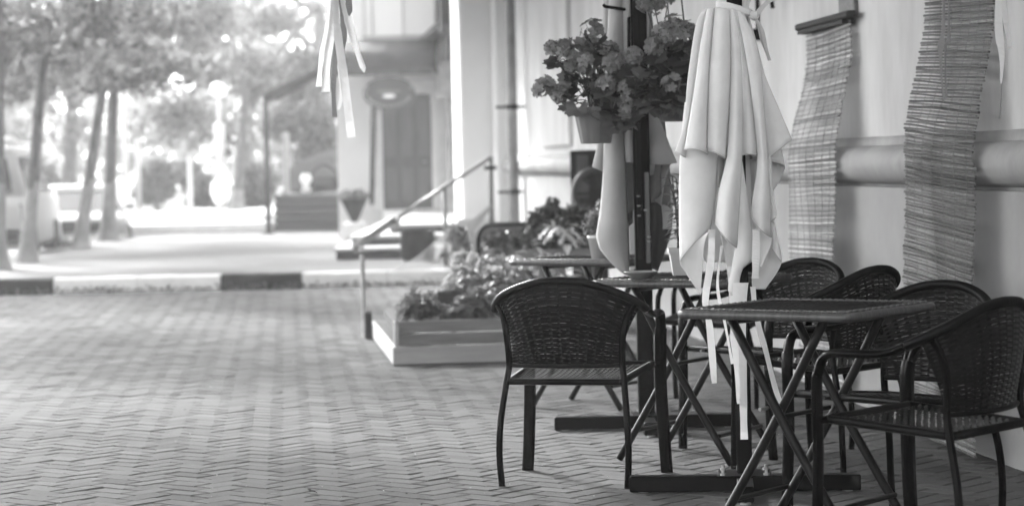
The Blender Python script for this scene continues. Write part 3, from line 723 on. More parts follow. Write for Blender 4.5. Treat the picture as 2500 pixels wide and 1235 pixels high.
mb.build('canopy', M_cloth, U1, smooth=True, solid=.0022)
for h_ in hem_line: h_.v = [tuple(IV @ Vector(q)) for q in h_.v]; h_.build('hem', mat('hem_cloth', .45, .85), U1)
hem_line = None
lob1 = [(a_, h_, r2, .02, 0) for a_, h_, r2 in ((-110, 1.3, .16), (-70, 1.28, .12), (-30, 1.3, .085), (10, 1.3, .08), (50, 1.3, .085), (85, 1.28, .12), (115, 1.2, .18), (150, .95, .17), (190, .85, .17), (225, .95, .17))]
bc = canopy_mesh(lob1, 1.80, .05, 2.5, 1.27).build('canopy_back', M_cloth, U1, smooth=True, solid=.0022); bc.location = (0, .04, 0)
mb = MB(); mb.grid(40, 4, lambda u, v: (math.sin(2 * math.pi * u) * (.066 + .003 * math.sin(v * 3.14)), -math.cos(2 * math.pi * u) * (.066 + .003 * math.sin(v * 3.14)), 1.79 + .028 * v - .02 * math.sin(2 * math.pi * u)), closed_u=True)
mb.build('tie_strap', M_cloth, U1, smooth=True, solid=.002)
mb = MB(); mb.lathe([(0, -.02), (.016, -.012), (.02, 0), (.014, .014), (0, .018)], (.072, -.035, 1.775), 12); mb.build('strap_knot', M_cloth, U1, smooth=True)
M_dcl = mat('grey_strap', .45, .85, var=.05)  # strap tails in a greyer cloth than the canopy
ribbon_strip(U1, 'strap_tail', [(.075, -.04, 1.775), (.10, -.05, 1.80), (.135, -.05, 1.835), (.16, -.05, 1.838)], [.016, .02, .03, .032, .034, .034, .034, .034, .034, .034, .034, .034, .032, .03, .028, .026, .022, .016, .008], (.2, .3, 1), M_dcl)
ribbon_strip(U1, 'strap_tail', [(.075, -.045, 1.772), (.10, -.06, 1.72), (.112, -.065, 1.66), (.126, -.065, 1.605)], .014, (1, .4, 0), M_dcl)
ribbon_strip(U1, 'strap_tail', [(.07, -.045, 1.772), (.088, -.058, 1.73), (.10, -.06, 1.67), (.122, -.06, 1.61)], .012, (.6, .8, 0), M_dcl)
for k, (pts, wd_, fc, tw) in enumerate([
    ([P(1738, 560, 9.06), P(1735, 640, 9.05), P(1722, 735, 9.04), P(1733, 800, 9.04), P(1744, 935, 9.04)], .027, (1, .1, 0), .2),
    ([P(1762, 600, 9.12), P(1752, 700, 9.15), P(1770, 790, 9.15), P(1788, 888, 9.14)], .012, (1, .6, 0), 0),
    ([P(1800, 690, 9.05), P(1796, 760, 9.05), P(1793, 830, 9.05), P(1804, 915, 9.05), P(1808, 985, 9.05)], .030, (1, -.2, 0), .2),
    ([P(1818, 690, 9.02), P(1812, 780, 9.03), P(1814, 900, 9.03), P(1815, 1000, 9.03), P(1817, 1072, 9.03)], .028, (1, .1, 0), -.1),
    ([P(1838, 700, 9.06), P(1846, 770, 9.06), P(1868, 850, 9.06), P(1895, 955, 9.06), P(1920, 1018, 9.06)], .021, (1, .2, -.1), 0),
    ([P(1846, 560, 9.0), P(1846, 600, 9.0), P(1845, 640, 9.0), P(1844, 680, 9.0)], .028, (1, 0, 0), .1),
    ([P(1782, 650, 9.1), P(1786, 720, 9.1), P(1790, 790, 9.1), P(1799, 870, 9.1)], .02, (1, .5, 0), 0)]):
    L = U1.matrix_basis if False else inv(U1)
    r_ = ribbon_strip(U1, 'ribbon', [L @ p for p in pts], wd_, fc, None, 1.0, tw)
# --- the far parasol on its dark mast
U2 = empty('closed_parasol', (.60, 11.42, 0), 0, label='closed grey parasol folded behind its black mast with bolts', cat='parasol', group='closed parasols')
steel_base(U2, 0, 0)
mb = MB(); mb.box((0, 0, 1.62), (.076, .076, 3.1), bev=.006); mast = mb.build('mast', mat('black_mast', .0015, .5, spec=.04, var=.2, scale=20), U2)
mb = MB(); mb.box((-.012, -.048, 1.66), (.028, .02, 1.75), bev=.003); mb.build('mast_rail', M_steel, U2)
mb = MB(); mb.box((.022, -.044, .98), (.022, .014, .42), bev=.003); mb.build('mast_slot', mat('grey_steel_strip', .09, .4), U2)
for x, z in ((-.018, 1.03), (-.018, .985), (.025, .885), (.025, .865), (.012, 1.01), (-.02, 1.075)): MB().lathe([(0, 0), (.008, .003), (.009, .008), (0, .01)], (x, -.06, z), 8).build('bolt', M_galv, U2)
IV2 = inv(U2); mb = MB()
fold(mb, [(1478, -80), (1470, 100), (1466, 300), (1446, 408)], [(1500, -80), (1492, 100), (1490, 300), (1474, 420)], 11.46, .6)
fold(mb, [(1490, -80), (1478, 200), (1472, 420), (1464, 520), (1457, 592), (1500, 650), (1528, 672)], [(1530, -80), (1522, 200), (1528, 420), (1533, 520), (1536, 600), (1536, 650), (1535, 674)], 11.42, .7)
fold(mb, [(1520, -80), (1522, 150), (1524, 320), (1528, 396)], [(1545, -80), (1545, 150), (1548, 320), (1548, 398)], 11.40, .6)
fold(mb, [(1546, -80), (1556, 150), (1562, 300), (1572, 396)], [(1568, -80), (1590, 220), (1622, 320), (1653, 398)], 11.47, .55, hem=5)
fold(mb, [(1560, -80), (1552, 250), (1556, 380), (1552, 440)], [(1590, -80), (1580, 250), (1600, 380), (1596, 425)], 11.50, .5)
fold(mb, [(1556, 395), (1566, 440), (1572, 470)], [(1640, 395), (1624, 440), (1614, 502)], 11.55, -.4)
fold(mb, [(1608, 420), (1612, 500), (1616, 560)], [(1634, 410), (1642, 480), (1640, 560)], 11.60, .4)
mb.v = [tuple(IV2 @ Vector(q)) for q in mb.v]; mb.build('canopy', M_cloth2, U2, smooth=True, solid=.0022)
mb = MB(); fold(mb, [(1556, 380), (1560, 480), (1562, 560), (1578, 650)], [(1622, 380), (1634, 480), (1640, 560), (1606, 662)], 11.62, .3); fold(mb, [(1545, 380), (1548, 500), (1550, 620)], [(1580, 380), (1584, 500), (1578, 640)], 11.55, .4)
mb.v = [tuple(IV2 @ Vector(q)) for q in mb.v]; mb.build('canopy_shade', mat('dark_shade_cloth', .05, .85, spec=.1, var=.1), U2, smooth=True, solid=.002)  # near-black sheet: deep shade inside the folded canopy, put into its colour
lob2 = [(a_, h_, r2, .02, 0) for a_, h_, r2 in ((-100, 1.2, .15), (-60, .95, .10), (70, 1.1, .11), (105, 1.0, .15), (140, .85, .16), (180, 1.1, .16), (220, .8, .16), (250, 1.0, .15))]
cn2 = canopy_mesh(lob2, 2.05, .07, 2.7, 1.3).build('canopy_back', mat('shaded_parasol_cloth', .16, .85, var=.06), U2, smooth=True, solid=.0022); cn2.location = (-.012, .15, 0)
mb = MB(); mb.tube([(-.04, 0, 1.93), (-.06, -.03, 1.945), (-.155, -.08, 1.957), (-.162, -.085, 1.965)], .008, 8); mb.tube([(-.04, -.01, 1.93), (-.045, -.04, 1.9), (-.05, -.042, 1.6)], .008, 8); mb.build('hook_arm', M_metal, U2)

# ------------------------------------------------------------------ plants
def geranium_leaf(mb, c, d, up, s, tone, r):
    d = Vector(d).normalized(); up = Vector(up); up = (up - d * up.dot(d)).normalized(); sd = d.cross(up); n = 15; vs = [Vector(c)]
    cup = r.uniform(.1, .3)
    for k in range(n):
        th = -2.55 + 5.1 * k / (n - 1); q = s * (.5 + .055 * math.cos(k * math.pi)) * (1 - .12 * abs(th) / 2.55)
        vs.append(Vector(c) + (d * math.cos(th) + sd * math.sin(th)) * q + up * (q * cup * (1 + .4 * math.cos(3 * th))))
    mb.add(vs, [(0, k, k + 1) for k in range(1, n)], tone)
def floret(mb, c, nrm, s, tone, r):
    nrm = Vector(nrm).normalized(); a = nrm.orthogonal().normalized(); b = nrm.cross(a); o = r.uniform(0, 6.28); c = Vector(c)
    for k in range(5):
        th = o + k * 2 * math.pi / 5; d = a * math.cos(th) + b * math.sin(th); t = nrm.cross(d); w_ = s * .34
        vs = [c, c + d * s * .45 - t * w_ + nrm * s * .12, c + d * s * .85 - t * w_ * .8 + nrm * s * .2, c + d * s * 1.0 + nrm * s * .12, c + d * s * .85 + t * w_ * .8 + nrm * s * .2, c + d * s * .45 + t * w_ + nrm * s * .12]
        mb.add(vs, [(0, 1, 2, 3), (0, 3, 4, 5)], tone * r.uniform(.85, 1.15))
def geranium(name, loc, blobs, heads, seed, nleaf, pot, **k):
    """a potted geranium: leaves on stems in clumps, round flower heads given as (x, y, z, radius)"""
    r = random.Random(seed); root = empty(name, loc, r.uniform(-.3, .3) * 0, **k)
    lv, stm, fl = MB(), MB(), MB(); B = blobs
    for i in range(nleaf):
        b = r.choice(B); d = Vector((r.gauss(0, 1), r.gauss(0, 1), r.gauss(0, 1))).normalized(); q = r.random() ** .4
        c = Vector((b[0] + d.x * b[3] * q, b[1] + d.y * b[4] * q, b[2] + d.z * b[5] * q))
        outd = Vector((d.x, d.y, d.z * .3 + r.uniform(-.7, .2))); nr = Vector((d.x * .9, d.y * .9 - .45, .55)) + Vector((r.uniform(-.5, .5), r.uniform(-.5, .5), r.uniform(-.3, .5)))
        geranium_leaf(lv, c, outd, nr, r.uniform(.055, .125), r.choice((.35, .6, .9, 1.2, 1.5)), r)
        if i % 3 == 0: stm.tube(smooth_path([(r.uniform(-.03, .03), r.uniform(-.03, .03), .0), (c.x * .5, c.y * .5, c.z * .6 + .02), c], 3), .0022, 4)
    for (x, y, z, q) in heads:
        c = Vector((x, y, z)); stm.tube(smooth_path([(x * .3, y * .3, z * .2), (x * .7, y * .7, z * .62), c], 4), .0028, 5)
        for j in range(int(10 + 260 * q)):
            d = Vector((r.gauss(0, 1), r.gauss(0, 1) - .5, r.gauss(0, 1) + .35)).normalized()
            fp = c + d * q * r.uniform(.55, 1.2); floret(fl, fp, d + Vector((0, 0, .2)), r.uniform(.022, .034), r.uniform(.6, 1.4), r)
            if j % 2: stm.rod(c - Vector((0, 0, q * .6)), fp, .0012, 4)
    lv.build('foliage', M_gleaf, root); stm.build('stem', M_stem, root)
    if heads: fl.build('blossom', M_petal, root)
    if pot: pot(root)
    return root
def basket(root):
    n = 16; mb = MB(); ri, h = .104, .165
    fl = lambda th: 1 - .035 * (round(th / (2 * math.pi) * 16) % 2)
    mb.lathe([(.0, -h), (.066, -h), (.07, -h + .004), (.098, -.022), (.106, -.02), (.108, 0), (.099, 0), (.095, -.02), (0, -.022)], n=32, mod=fl)
    mb.build('flowerpot', M_pot, root)
pot1 = P(1453, 262, 11.15)
geranium('hanging_geranium', pot1, [(-.04, -.02, .06, .15, .12, .10), (.06, -.05, .10, .18, .13, .14), (-.08, 0, .18, .13, .1, .12), (.17, -.05, .05, .12, .1, .12), (.10, -.08, -.03, .1, .06, .07), (.02, -.03, .24, .1, .08, .08)],
         [(-.10, -.06, .225, .05), (.0, -.02, .335, .055), (-.135, -.05, .265, .032), (-.05, -.09, .20, .045), (.045, -.12, .10, .035), (.155, -.13, .055, .062), (.13, -.14, .0, .045), (.075, -.12, .19, .05), (-.235, -.05, .095, .042), (-.17, -.04, .06, .035), (-.19, -.03, .27, .026), (.06, -.05, .25, .04)], 21, 165, basket,
         label='geranium in a ribbed grey pot hanging left of the black mast', cat='hanging plant', group='hanging geraniums')
def basket2(root):
    basket(root); m_ = MB(); top = Vector((.02, 0, .58))
    for x, y in ((-.1, 0), (.06, -.085), (.08, .08)): m_.rod((x, y, -.005), top, .0022, 5)
    m_.tube([top, top + Vector((0, 0, .05)), top + Vector((.02, 0, .07))], .003, 5); m_.build('hanging_wire', M_stem, root)
pot2 = P(1648, 207, 11.0)
geranium('hanging_geranium', pot2, [(0, -.02, -.03, .15, .1, .09), (-.08, -.05, .04, .15, .1, .09), (.02, -.04, .12, .12, .1, .09), (.06, -.03, .06, .1, .1, .12), (-.13, -.06, -.05, .09, .07, .07), (-.02, -.1, -.09, .13, .05, .06)],
         [(-.05, -.1, .22, .05), (-.0, -.06, .25, .05), (-.10, -.11, .17, .035), (-.13, -.05, .375, .042), (-.09, -.05, .36, .04), (-.03, -.05, .39, .025), (.05, -.08, .23, .04), (-.19, -.1, .13, .03), (-.02, -.13, .0, .04)], 33, 175, basket2,
         label='geranium in a pot on wires between the mast and the pale parasol', cat='hanging plant', group='hanging geraniums')
# ------------------------------------------------------------------ things on the tables
def leafy(mb, c, d, up, L, W, tone, bend=.25, n=4):
    """one long leaf blade that bends over"""
    c, d, up = Vector(c), Vector(d).normalized(), Vector(up); sd = d.cross(up).normalized(); up = sd.cross(d); vs = []
    for k in range(n + 1):
        t = k / n; w_ = W * math.sin(math.pi * (.08 + .9 * t)) / 2; p = c + d * L * t - Vector((0, 0, 1)) * bend * L * t * t
        vs += [p - sd * w_ + up * w_ * .35, p, p + sd * w_ + up * w_ * .35]
    mb.add(vs, [f for k in range(n) for f in ((3 * k, 3 * k + 1, 3 * k + 4, 3 * k + 3), (3 * k + 1, 3 * k + 2, 3 * k + 5, 3 * k + 4))], tone)
def square_pot(root, w0, w1, h, m, name='flowerpot'):
    mb = MB(); prof = [(w0, 0), (w1, h - .02), (w1 + .006, h - .02), (w1 + .006, h), (w1 - .006, h), (w1 - .01, h - .02)]; vs = []
    for r, z in prof: vs += [(-r, -r, z), (r, -r, z), (r, r, z), (-r, r, z)]
    mb.add(vs, [(3, 2, 1, 0)] + [(i * 4 + k, i * 4 + (k + 1) % 4, i * 4 + 4 + (k + 1) % 4, i * 4 + 4 + k) for i in range(5) for k in range(4)] + [(20, 21, 22, 23)]); return mb.build(name, m, root)
r = random.Random(5); TT = TZ + .008
q = P(1565, 678, 10.12)
ash = tag(MB().lathe([(0, 0), (.038, 0), (.046, .006), (.068, .026), (.072, .03), (.068, .031), (.045, .012), (0, .009)], (q.x, q.y, TT + .001), 32).build('ashtray', mat('grey_ashtray', .18, .35), smooth=True), 'shallow round grey ashtray on the middle table', 'ashtray')
p1 = P(1664, 660, 10.38); pl = empty('potted_plant', (p1.x, p1.y, TT), label='tall leafy plant in a pale square pot on the middle table', cat='potted plant')
square_pot(pl, .036, .05, .115, mat('pale_square_pot', .5, .5)); mb, ms = MB(), MB()
for k in range(6):
    x, y, tx, ty, H = r.uniform(-.02, .02), r.uniform(-.02, .02), r.uniform(-.06, .05), r.uniform(-.05, .05), r.uniform(.16, .33); ms.tube([(x, y, .1), (x + tx * .4, y + ty * .4, .1 + H * .5), (x + tx, y + ty, .1 + H)], .003, 5)
    for j in range(20):
        t = .15 + .85 * j / 19; a = j * 2.4 + k; leafy(mb, (x + tx * t, y + ty * t, .1 + H * t), (math.cos(a), math.sin(a), r.uniform(-.1, .7)), (0, 0, 1), r.uniform(.055, .085), r.uniform(.014, .022), r.uniform(.7, 2.2), .35)
mb.build('foliage', M_gleaf, pl); ms.build('stem', M_stem, pl)
p1 = P(1462, 636, 12.35); pl = empty('potted_plant', (p1.x, p1.y, TT), label='pale bushy plant in a white round pot on the farthest table', cat='potted plant')
MB().lathe([(.036, 0), (.052, .1), (.056, .1), (.056, .115), (.048, .115), (.046, .1), (0, .1)], n=24).build('flowerpot', M_wpot, pl, smooth=True)
leaf_cloud('foliage', blob_points([(0, 0, .19, .07, .07, .07), (.03, 0, .25, .05, .05, .05), (-.03, 0, .16, .06, .05, .05)], 420, 8), .028, M_pale, pl, 8, (.35, 1.3))
# fallen dry leaf on the paving
q = G(755, 1201, .004); mb = MB(); leafy(mb, (q.x, q.y, .006), (.9, .3, .25), (0, 0, 1), .035, .03, .5, .5); leafy(mb, (q.x + .004, q.y, .008), (-.5, .4, .6), (0, 0, 1), .022, .018, .4, .3)
tag(mb.build('dry_leaf', M_dwood), 'small dry curled leaf lying alone on the paving', 'leaf')

# ------------------------------------------------------------------ wooden flower box on its low platform
c0, c1 = G(960, 893), G(906, 822); X1 = .62
fb = empty('flower_box', (c0.x, c0.y, 0), label='weathered wooden flower box on a low pale platform, with a thin corner stake', cat='planter box')
L_ = lambda v: inv(fb) @ Vector(v)
def fbox(mb, x0, x1, y0, y1, z0, z1, bev=.004): mb.box(((x0 + x1) / 2, (y0 + y1) / 2, (z0 + z1) / 2), (x1 - x0, y1 - y0, z1 - z0), bev=bev)
yf, yb, xl_ = c0.y, c1.y, c0.x
mb = MB(); fbox(mb, xl_, X1, yf, yf + .03, .006, .115); wbuild(mb, 'front_board', M_pwood, fb)
mb = MB(); fbox(mb, xl_ - .001, xl_ + .028, yf + .031, yb, .006, .115); wbuild(mb, 'side_board', M_pwood, fb)
mb = MB()
for k in range(5): fbox(mb, xl_ + .03, xl_ + .24, yf + .05 + k * .5, yf + .53 + k * .5, .08, .10)
for k in range(4): fbox(mb, xl_ + .035 + k * .05, xl_ + .08 + k * .05, yf + .04, yb - .03, .101, .106)
wbuild(mb, 'platform_slats', M_dwood, fb)
bx0 = P(966, 800, yf + .1).x
mb = MB(); fbox(mb, bx0 + .03, X1 - .03, yf + .06, yf + .085, .118, .192); fbox(mb, bx0 + .03, X1 - .03, yf + .062, yf + .087, .199, .272); wbuild(mb, 'front_plank', M_gwood, fb)
mb = MB(); fbox(mb, bx0, bx0 + .025, yf + .061, yf + .2, .117, .27); wbuild(mb, 'side_plank', M_gwood, fb)
mb = MB(); fbox(mb, bx0 + .001, bx0 + .03, yf + .045, yf + .06, .117, .279); wbuild(mb, 'corner_batten', M_pwood, fb)
mb = MB(); fbox(mb, bx0 + .03, X1 - .03, yf + .09, yb - .9, .2, .245, 0); wbuild(mb, 'soil', M_soil, fb)
s0 = P(901, 600, yb) + Vector((.235, 0, 0)); s1 = P(906, 800, yb) + Vector((.235, 0, 0))
mb = MB(); mb.tube([(s0.x, yb + .03, s0.z), (s1.x, yb + .03, -.0)], .017, 8); wbuild(mb, 'corner_stake', mat('pale_stake', .4, .7, var=.3, scale=20), fb)
mb = MB(); mb.tube([P(880, 618, yb - .05) + Vector((.235, 0, 0)), P(925, 614, yb - .04) + Vector((.235, 0, 0))], .012, 6); mb.tube([P(925, 614, yb - .04) + Vector((.235, 0, 0)), P(968, 612, yb + .1) + Vector((.235, 0, 0))], .008, 6); wbuild(mb, 'stake_crosspiece', M_gwood, fb)
mb = MB(); wbuild(mb.box((xl_ - .03, yb - .2, .1), (.05, .06, .2), bev=.01), 'peg', M_dwood, fb)
fb.rotation_euler = (0, 0, R_(6.2))
# inner crates and plants in the flower box
def crate(px, py0, w_, d_, h, Y, label):
    q = P(px, py0, Y); t = empty('wooden_crate', (q.x, Y, q.z), label=label, cat='crate', group='wooden crates in the flower box')
    for sy in (-1, 1):
        mb = MB()
        for k in range(2): mb.box((0, sy * d_ / 2, h * (.25 + .5 * k)), (w_, .014, h * .46), bev=.003)
        mb.build('side', M_dwood, t)
    for sx in (-1, 1): MB().box((sx * (w_ / 2 - .008), 0, h / 2), (.016, d_ - .02, h), bev=.003).build('end', M_gwood, t)
    MB().box((0, 0, h - .03), (w_ - .04, d_ - .02, .02)).build('soil', M_soil, t)
crate(1107, 770, .24, .26, .16, yf + .95, 'dark wooden crate standing among the plants of the flower box')
crate(1028, 772, .14, .2, .11, yf + .95, 'small low crate left of the taller dark crate')
def plant(name, loc, kind, label, cat='plant', group=None, **a):
    t = empty(name, loc, label=label, cat=cat, group=group); return t
def leafy_plant(loc, H, W, n, m, label, seed, L=.09, w_=.04, tone=(.6, 1.4), group='plants growing in the flower box', stems=6, D=None):
    rr = random.Random(seed); t = empty('leafy_plant', loc, label=label, cat='plant', group=group); mb, ms = MB(), MB(); D = D or W
    for k in range(stems):
        a, q = rr.uniform(0, 6.28), rr.uniform(.3, 1); top = Vector((math.cos(a) * W * q, math.sin(a) * D * q, H * rr.uniform(.6, 1))); ms.tube(smooth_path([(top.x * .15, top.y * .15, -.02), top * .55 + Vector((0, 0, H * .1)), top], 3), .004, 5)
    for i in range(n):
        a, q = rr.uniform(0, 6.28), rr.random() ** .6; z = H * (1 - q * q * .55) * rr.uniform(.15, 1.02)
        leafy(mb, (math.cos(a) * W * q, math.sin(a) * D * q, z), (math.cos(a) * q + rr.uniform(-.5, .5), math.sin(a) * q + rr.uniform(-.5, .5), rr.uniform(-.3, .8)), (0, 0, 1), L * rr.uniform(.6, 1.3), w_ * rr.uniform(.7, 1.3), rr.uniform(*tone), .4, 3)
    mb.build('foliage', m, t); ms.build('stem', M_stem, t); return t
zb_ = .24
leafy_plant((P(1010, 0, yf + .4).x, yf + .4, zb_), .22, .13, 220, M_gleaf, 'dark leafy plant at the left end of the flower box', 41, .07, .05)
leafy_plant((P(1075, 0, yf + .35).x, yf + .35, zb_), .10, .16, 170, M_gleaf, 'low dark plant spilling over the front of the flower box', 42, .065, .05)
leafy_plant((P(1150, 0, yf + .4).x, yf + .4, zb_), .2, .15, 220, M_gleaf, 'dark leafy plant right of the crate in the flower box', 43, .08, .06)
leafy_plant((P(1150, 0, yf + 1.2).x, yf + 1.2, zb_ + .02), .36, .2, 300, M_pale, 'tall pale broad leaved plant behind the dark crate', 44, .12, .055, (.5, 1.5), stems=9)
leafy_plant((P(1215, 0, yf + 1.0).x, yf + 1.0, zb_ + .02), .34, .2, 240, M_pale, 'pale broad leaved plant nearest the turned chair', 45, .12, .055, (.4, 1.4), stems=9)
leafy_plant((P(1300, 0, yf + 1.2).x, yf + 1.2, zb_ + .02), .40, .24, 240, M_pale, 'pale plant showing under the farthest table', 46, .12, .05, (.4, 1.2), stems=8)
# ------------------------------------------------------------------ raised planter box with the rounded dark back board
Yp = 18.6
pb_ = empty('raised_planter', P(1305, 640, Yp), label='grey raised planter box with a rounded dark back board', cat='planter box')
a, b = P(1182, 644, Yp), P(1450, 606, Yp)
mb = MB(); mb.box(((a.x + b.x) / 2, Yp, (a.z + b.z) / 2), (b.x - a.x, .03, b.z - a.z), bev=.006); wbuild(mb, 'front_panel', mat('grey_panel', .15, .7, var=.15, scale=6), pb_)
mb = MB(); mb.box(((a.x + b.x) / 2, Yp + .3, (a.z + b.z) / 2 - .01), (b.x - a.x - .02, .54, b.z - a.z - .04)); wbuild(mb, 'soil_box', M_soil, pb_)
mb = MB()
for x in (a.x + .04, b.x - .04):
    for y in (Yp + .04, Yp + .54): mb.box((x, y, a.z / 2), (.05, .05, a.z + .02))
wbuild(mb, 'leg', M_dwood, pb_)
x0, x1, z0, z1 = P(1174, 640, Yp + .6).x, P(1300, 640, Yp + .6).x, a.z, P(1230, 553, Yp + .6).z; cr_ = .09; poly = [(x1, z0), (x1, z1)] + [(x0 + cr_ - cr_ * math.sin(R_(t)), z1 - cr_ + cr_ * math.cos(R_(t))) for t in range(0, 91, 15)] + [(x0, z0)]
mb = MB(); mb.prism(poly, Yp + .58, Yp + .62); wbuild(mb, 'back_board', mat('grey_back_board', .12, .6, var=.2), pb_, fixn=True)
ins = .015; poly2 = [(x0 - ins, z0)] + [(x0 + cr_ - (cr_ + ins) * math.sin(R_(t)), z1 - cr_ + (cr_ + ins) * math.cos(R_(t))) for t in range(90, -1, -15)] + [(x1, z1 + ins)]
mb = MB(); mb.tube([(x, Yp + .6, z) for x, z in poly2], .018, 6); wbuild(mb, 'back_board_edge', M_blackp, pb_)
def bush(name, blobs, n, size, m, label, seed, root_z, cat='plant', group='plants on the raised planter', tone=(.4, 1.6)):
    c = Vector((sum(b[0] for b in blobs) / len(blobs), sum(b[1] for b in blobs) / len(blobs), root_z)); t = empty(name, c, label=label, cat=cat, group=group)
    bl = [(b[0] - c.x, b[1] - c.y, b[2] - c.z, *b[3:]) for b in blobs]
    leaf_cloud('foliage', blob_points(bl, n, seed), size, m, t, seed, tone); ms = MB(); rr = random.Random(seed)
    for b in bl:
        for k in range(3): ms.tube([(b[0] * .3 + rr.uniform(-.02, .02), b[1] * .3, 0), (b[0] * .8, b[1] * .8, b[2] * .6), (b[0] + rr.uniform(-.5, .5) * b[3], b[1], b[2] + rr.uniform(-.3, .5) * b[5])], .006, 5)
    ms.build('stem', M_stem, t); return t
def pb3(px, py, Y, rx, rz, ry=None): q = P(px, py, Y); k = Y / F_PX; return (q.x, q.y, q.z, rx * k, (ry or rx) * k, rz * k)
M_dkl = mat('dark_plant_leaf', .035, .5, tone=True, transl=.15, spec=.4)
bush('bushy_plant', [pb3(1215, 585, Yp + .35, 40, 26), pb3(1255, 590, Yp + .3, 44, 26), pb3(1192, 600, Yp + .25, 20, 18), pb3(1285, 575, Yp + .3, 30, 30), pb3(1240, 612, Yp + .12, 60, 16)], 900, .05, M_dkl, 'low flowering plant at the left of the raised planter', 51, b.z - .02, tone=(.5, 3.0))
bush('bushy_plant', [pb3(1318, 540, Yp + .3, 32, 34), pb3(1352, 515, Yp + .3, 24, 36), pb3(1395, 530, Yp + .3, 34, 34), pb3(1440, 540, Yp + .3, 36, 40), pb3(1360, 575, Yp + .3, 60, 34), pb3(1330, 600, Yp + .3, 40, 20)], 1500, .06, M_dkl, 'tall dark bushy plant behind the white round pot', 52, b.z - .02, tone=(.35, 1.8))
leafy_plant((P(1370, 600, Yp + .1).x, Yp + .1, b.z), .22, .13, 40, M_wpot, 'plant with large shiny pale leaves before the dark bush', 53, .13, .05, group='plants on the raised planter', stems=4)
# white flowers climbing by the pilaster
bush('flowering_bush', [pb3(1118, 575, 21, 26, 28), pb3(1125, 610, 21, 28, 32), pb3(1108, 560, 21, 14, 12), pb3(1130, 640, 20.5, 28, 26)], 700, .075, M_pale, 'pale flowering bush between the rail post and the raised planter', 54, 0.0, group=None, tone=(.5, 2.0))
# ------------------------------------------------------------------ black board and wheel leaning by the wall
Yk = 20.5
a, b = P(1403, 485, Yk), P(1462, 366, Yk); kb = empty('black_board', (a.x + .12, Yk, 0), R_(0), label='tall black board with carved squares standing behind the dark bush', cat='board')
W_, H_ = .3, b.z
MB().box((0, 0, H_ / 2 + .005), (W_, .05, H_ - .01), bev=.006).build('panel', M_blackp, kb)
for k in range(5): MB().box((-.05, -.03, H_ - .12 - k * .2), (.1, .015, .15), bev=.005).build('carved_square', mat('carved_black', .06, .55), kb)
q = P(1462, 472, Yk - .35); wh = empty('cart_wheel', (q.x, q.y, 0), label='dark round wheel leaning on the black board', cat='wheel'); RW = .20
cz = q.z; ring = [(RW * math.cos(2 * math.pi * k / 40), .03 * math.sin(2 * math.pi * k / 40), cz + RW * math.sin(2 * math.pi * k / 40)) for k in range(40)]
MB().tube(ring, .03, 8, closed=True).build('rim', mat('wheel_rim_dark', .045, .5), wh, smooth=True)
MB().lathe([(.0, -.03), (.05, -.03), (.05, .03), (0, .03)], n=20).build('hub', M_blackp, wh).matrix_local = Matrix.Translation((0, 0, cz)) @ Matrix.Rotation(math.pi / 2, 4, 'X')
for k in range(8): an = k * math.pi / 4; MB().rod((.04 * math.cos(an), 0, cz + .04 * math.sin(an)), (.18 * math.cos(an), .03 * math.sin(an), cz + .18 * math.sin(an)), .012, 6).build('spoke', M_blackp, wh)
MB().box((0, .0, (cz - RW) / 2 - .012), (.12, .2, cz - RW - .03), bev=.01).build('stand', M_blackp, wh)

# ------------------------------------------------------------------ handrail with ropes
Yr0, Yr1 = 27.6, 25.9
hr = empty('handrail', (P(1200, 400, Yr0).x, Yr0, FZ), label='sloping worn metal handrail on two posts before the steps', cat='handrail')
top, mid, low = P(1197, 385, Yr0), P(962, 537, 26.4), P(866, 602, Yr1)
wbuild(MB().tube([top, mid], .024, 12), 'handrail_bar', M_rail, hr, smooth=True)
wbuild(MB().tube([mid + (top - mid) * .0, low], .045, 12), 'handrail_sleeve', M_rail, hr, smooth=True)
mb = MB(); mb.tube([mid + Vector((.05, 0, .03)), mid + Vector((.04, 0, -.03)), mid + Vector((.0, 0, -.14))], .028, 8); wbuild(mb, 'handrail_clamp', M_galv, hr, smooth=True)
for pt in (top, P(1085, 460, 27.0)):
    mb = MB(); mb.tube([pt + Vector((0, 0, .01)), Vector((pt.x - .0, pt.y, FZ))], .026, 10); po = wbuild(mb, 'post', M_rail if pt is not top else mat('dark_rail_post', .07, .4), hr, smooth=True)
mb = MB(); c = top + Vector((0, 0, -.115)); mb.rod(c + Vector((-.07, 0, .0)), c + Vector((.07, 0, 0)), .022); mb.lathe([(.0, -.03), (.045, -.02), (.045, .02), (0, .03)], c, 12); wbuild(mb, 'collar', M_steel, hr)
rp = empty('rope_fan', P(1200, 498, Yr0), label='fan of thin pale ropes strung from the tall rail post down to the stake', cat='rope')
for k in range(9):
    t = k / 8; mb = MB(); a0 = P(1198, 500 + 8 * t, Yr0 - .03); a1 = P(1090 - 6 * t, 566 + 42 * t, 26.9); a2 = P(950 + 65 * t, 668 + 12 * t, 20.5)
    mb.tube(smooth_path([a0, (a0 + a1) / 2 + Vector((0, 0, -.05 - .05 * t)), a1, (a1 + a2) / 2 + Vector((0, 0, -.04)), a2], 4), .005, 5); wbuild(mb, 'rope', M_rope, rp)
q = G(1020, 632, FZ); kt = empty('black_flowerpot', (P(1020, 600, 28.6).x, 28.6, FZ), label='large round black pot standing before the grey steps', cat='flowerpot')
MB().lathe([(.16, 0), (.2, .05), (.205, .26), (.19, .34), (.2, .36), (.17, .36), (.16, .3), (0, .28)], n=28).build('pot_body', M_blackp, kt, smooth=True); MB().lathe([(.0, .285), (.165, .29), (0, .3)], n=20).build('soil', M_soil, kt)
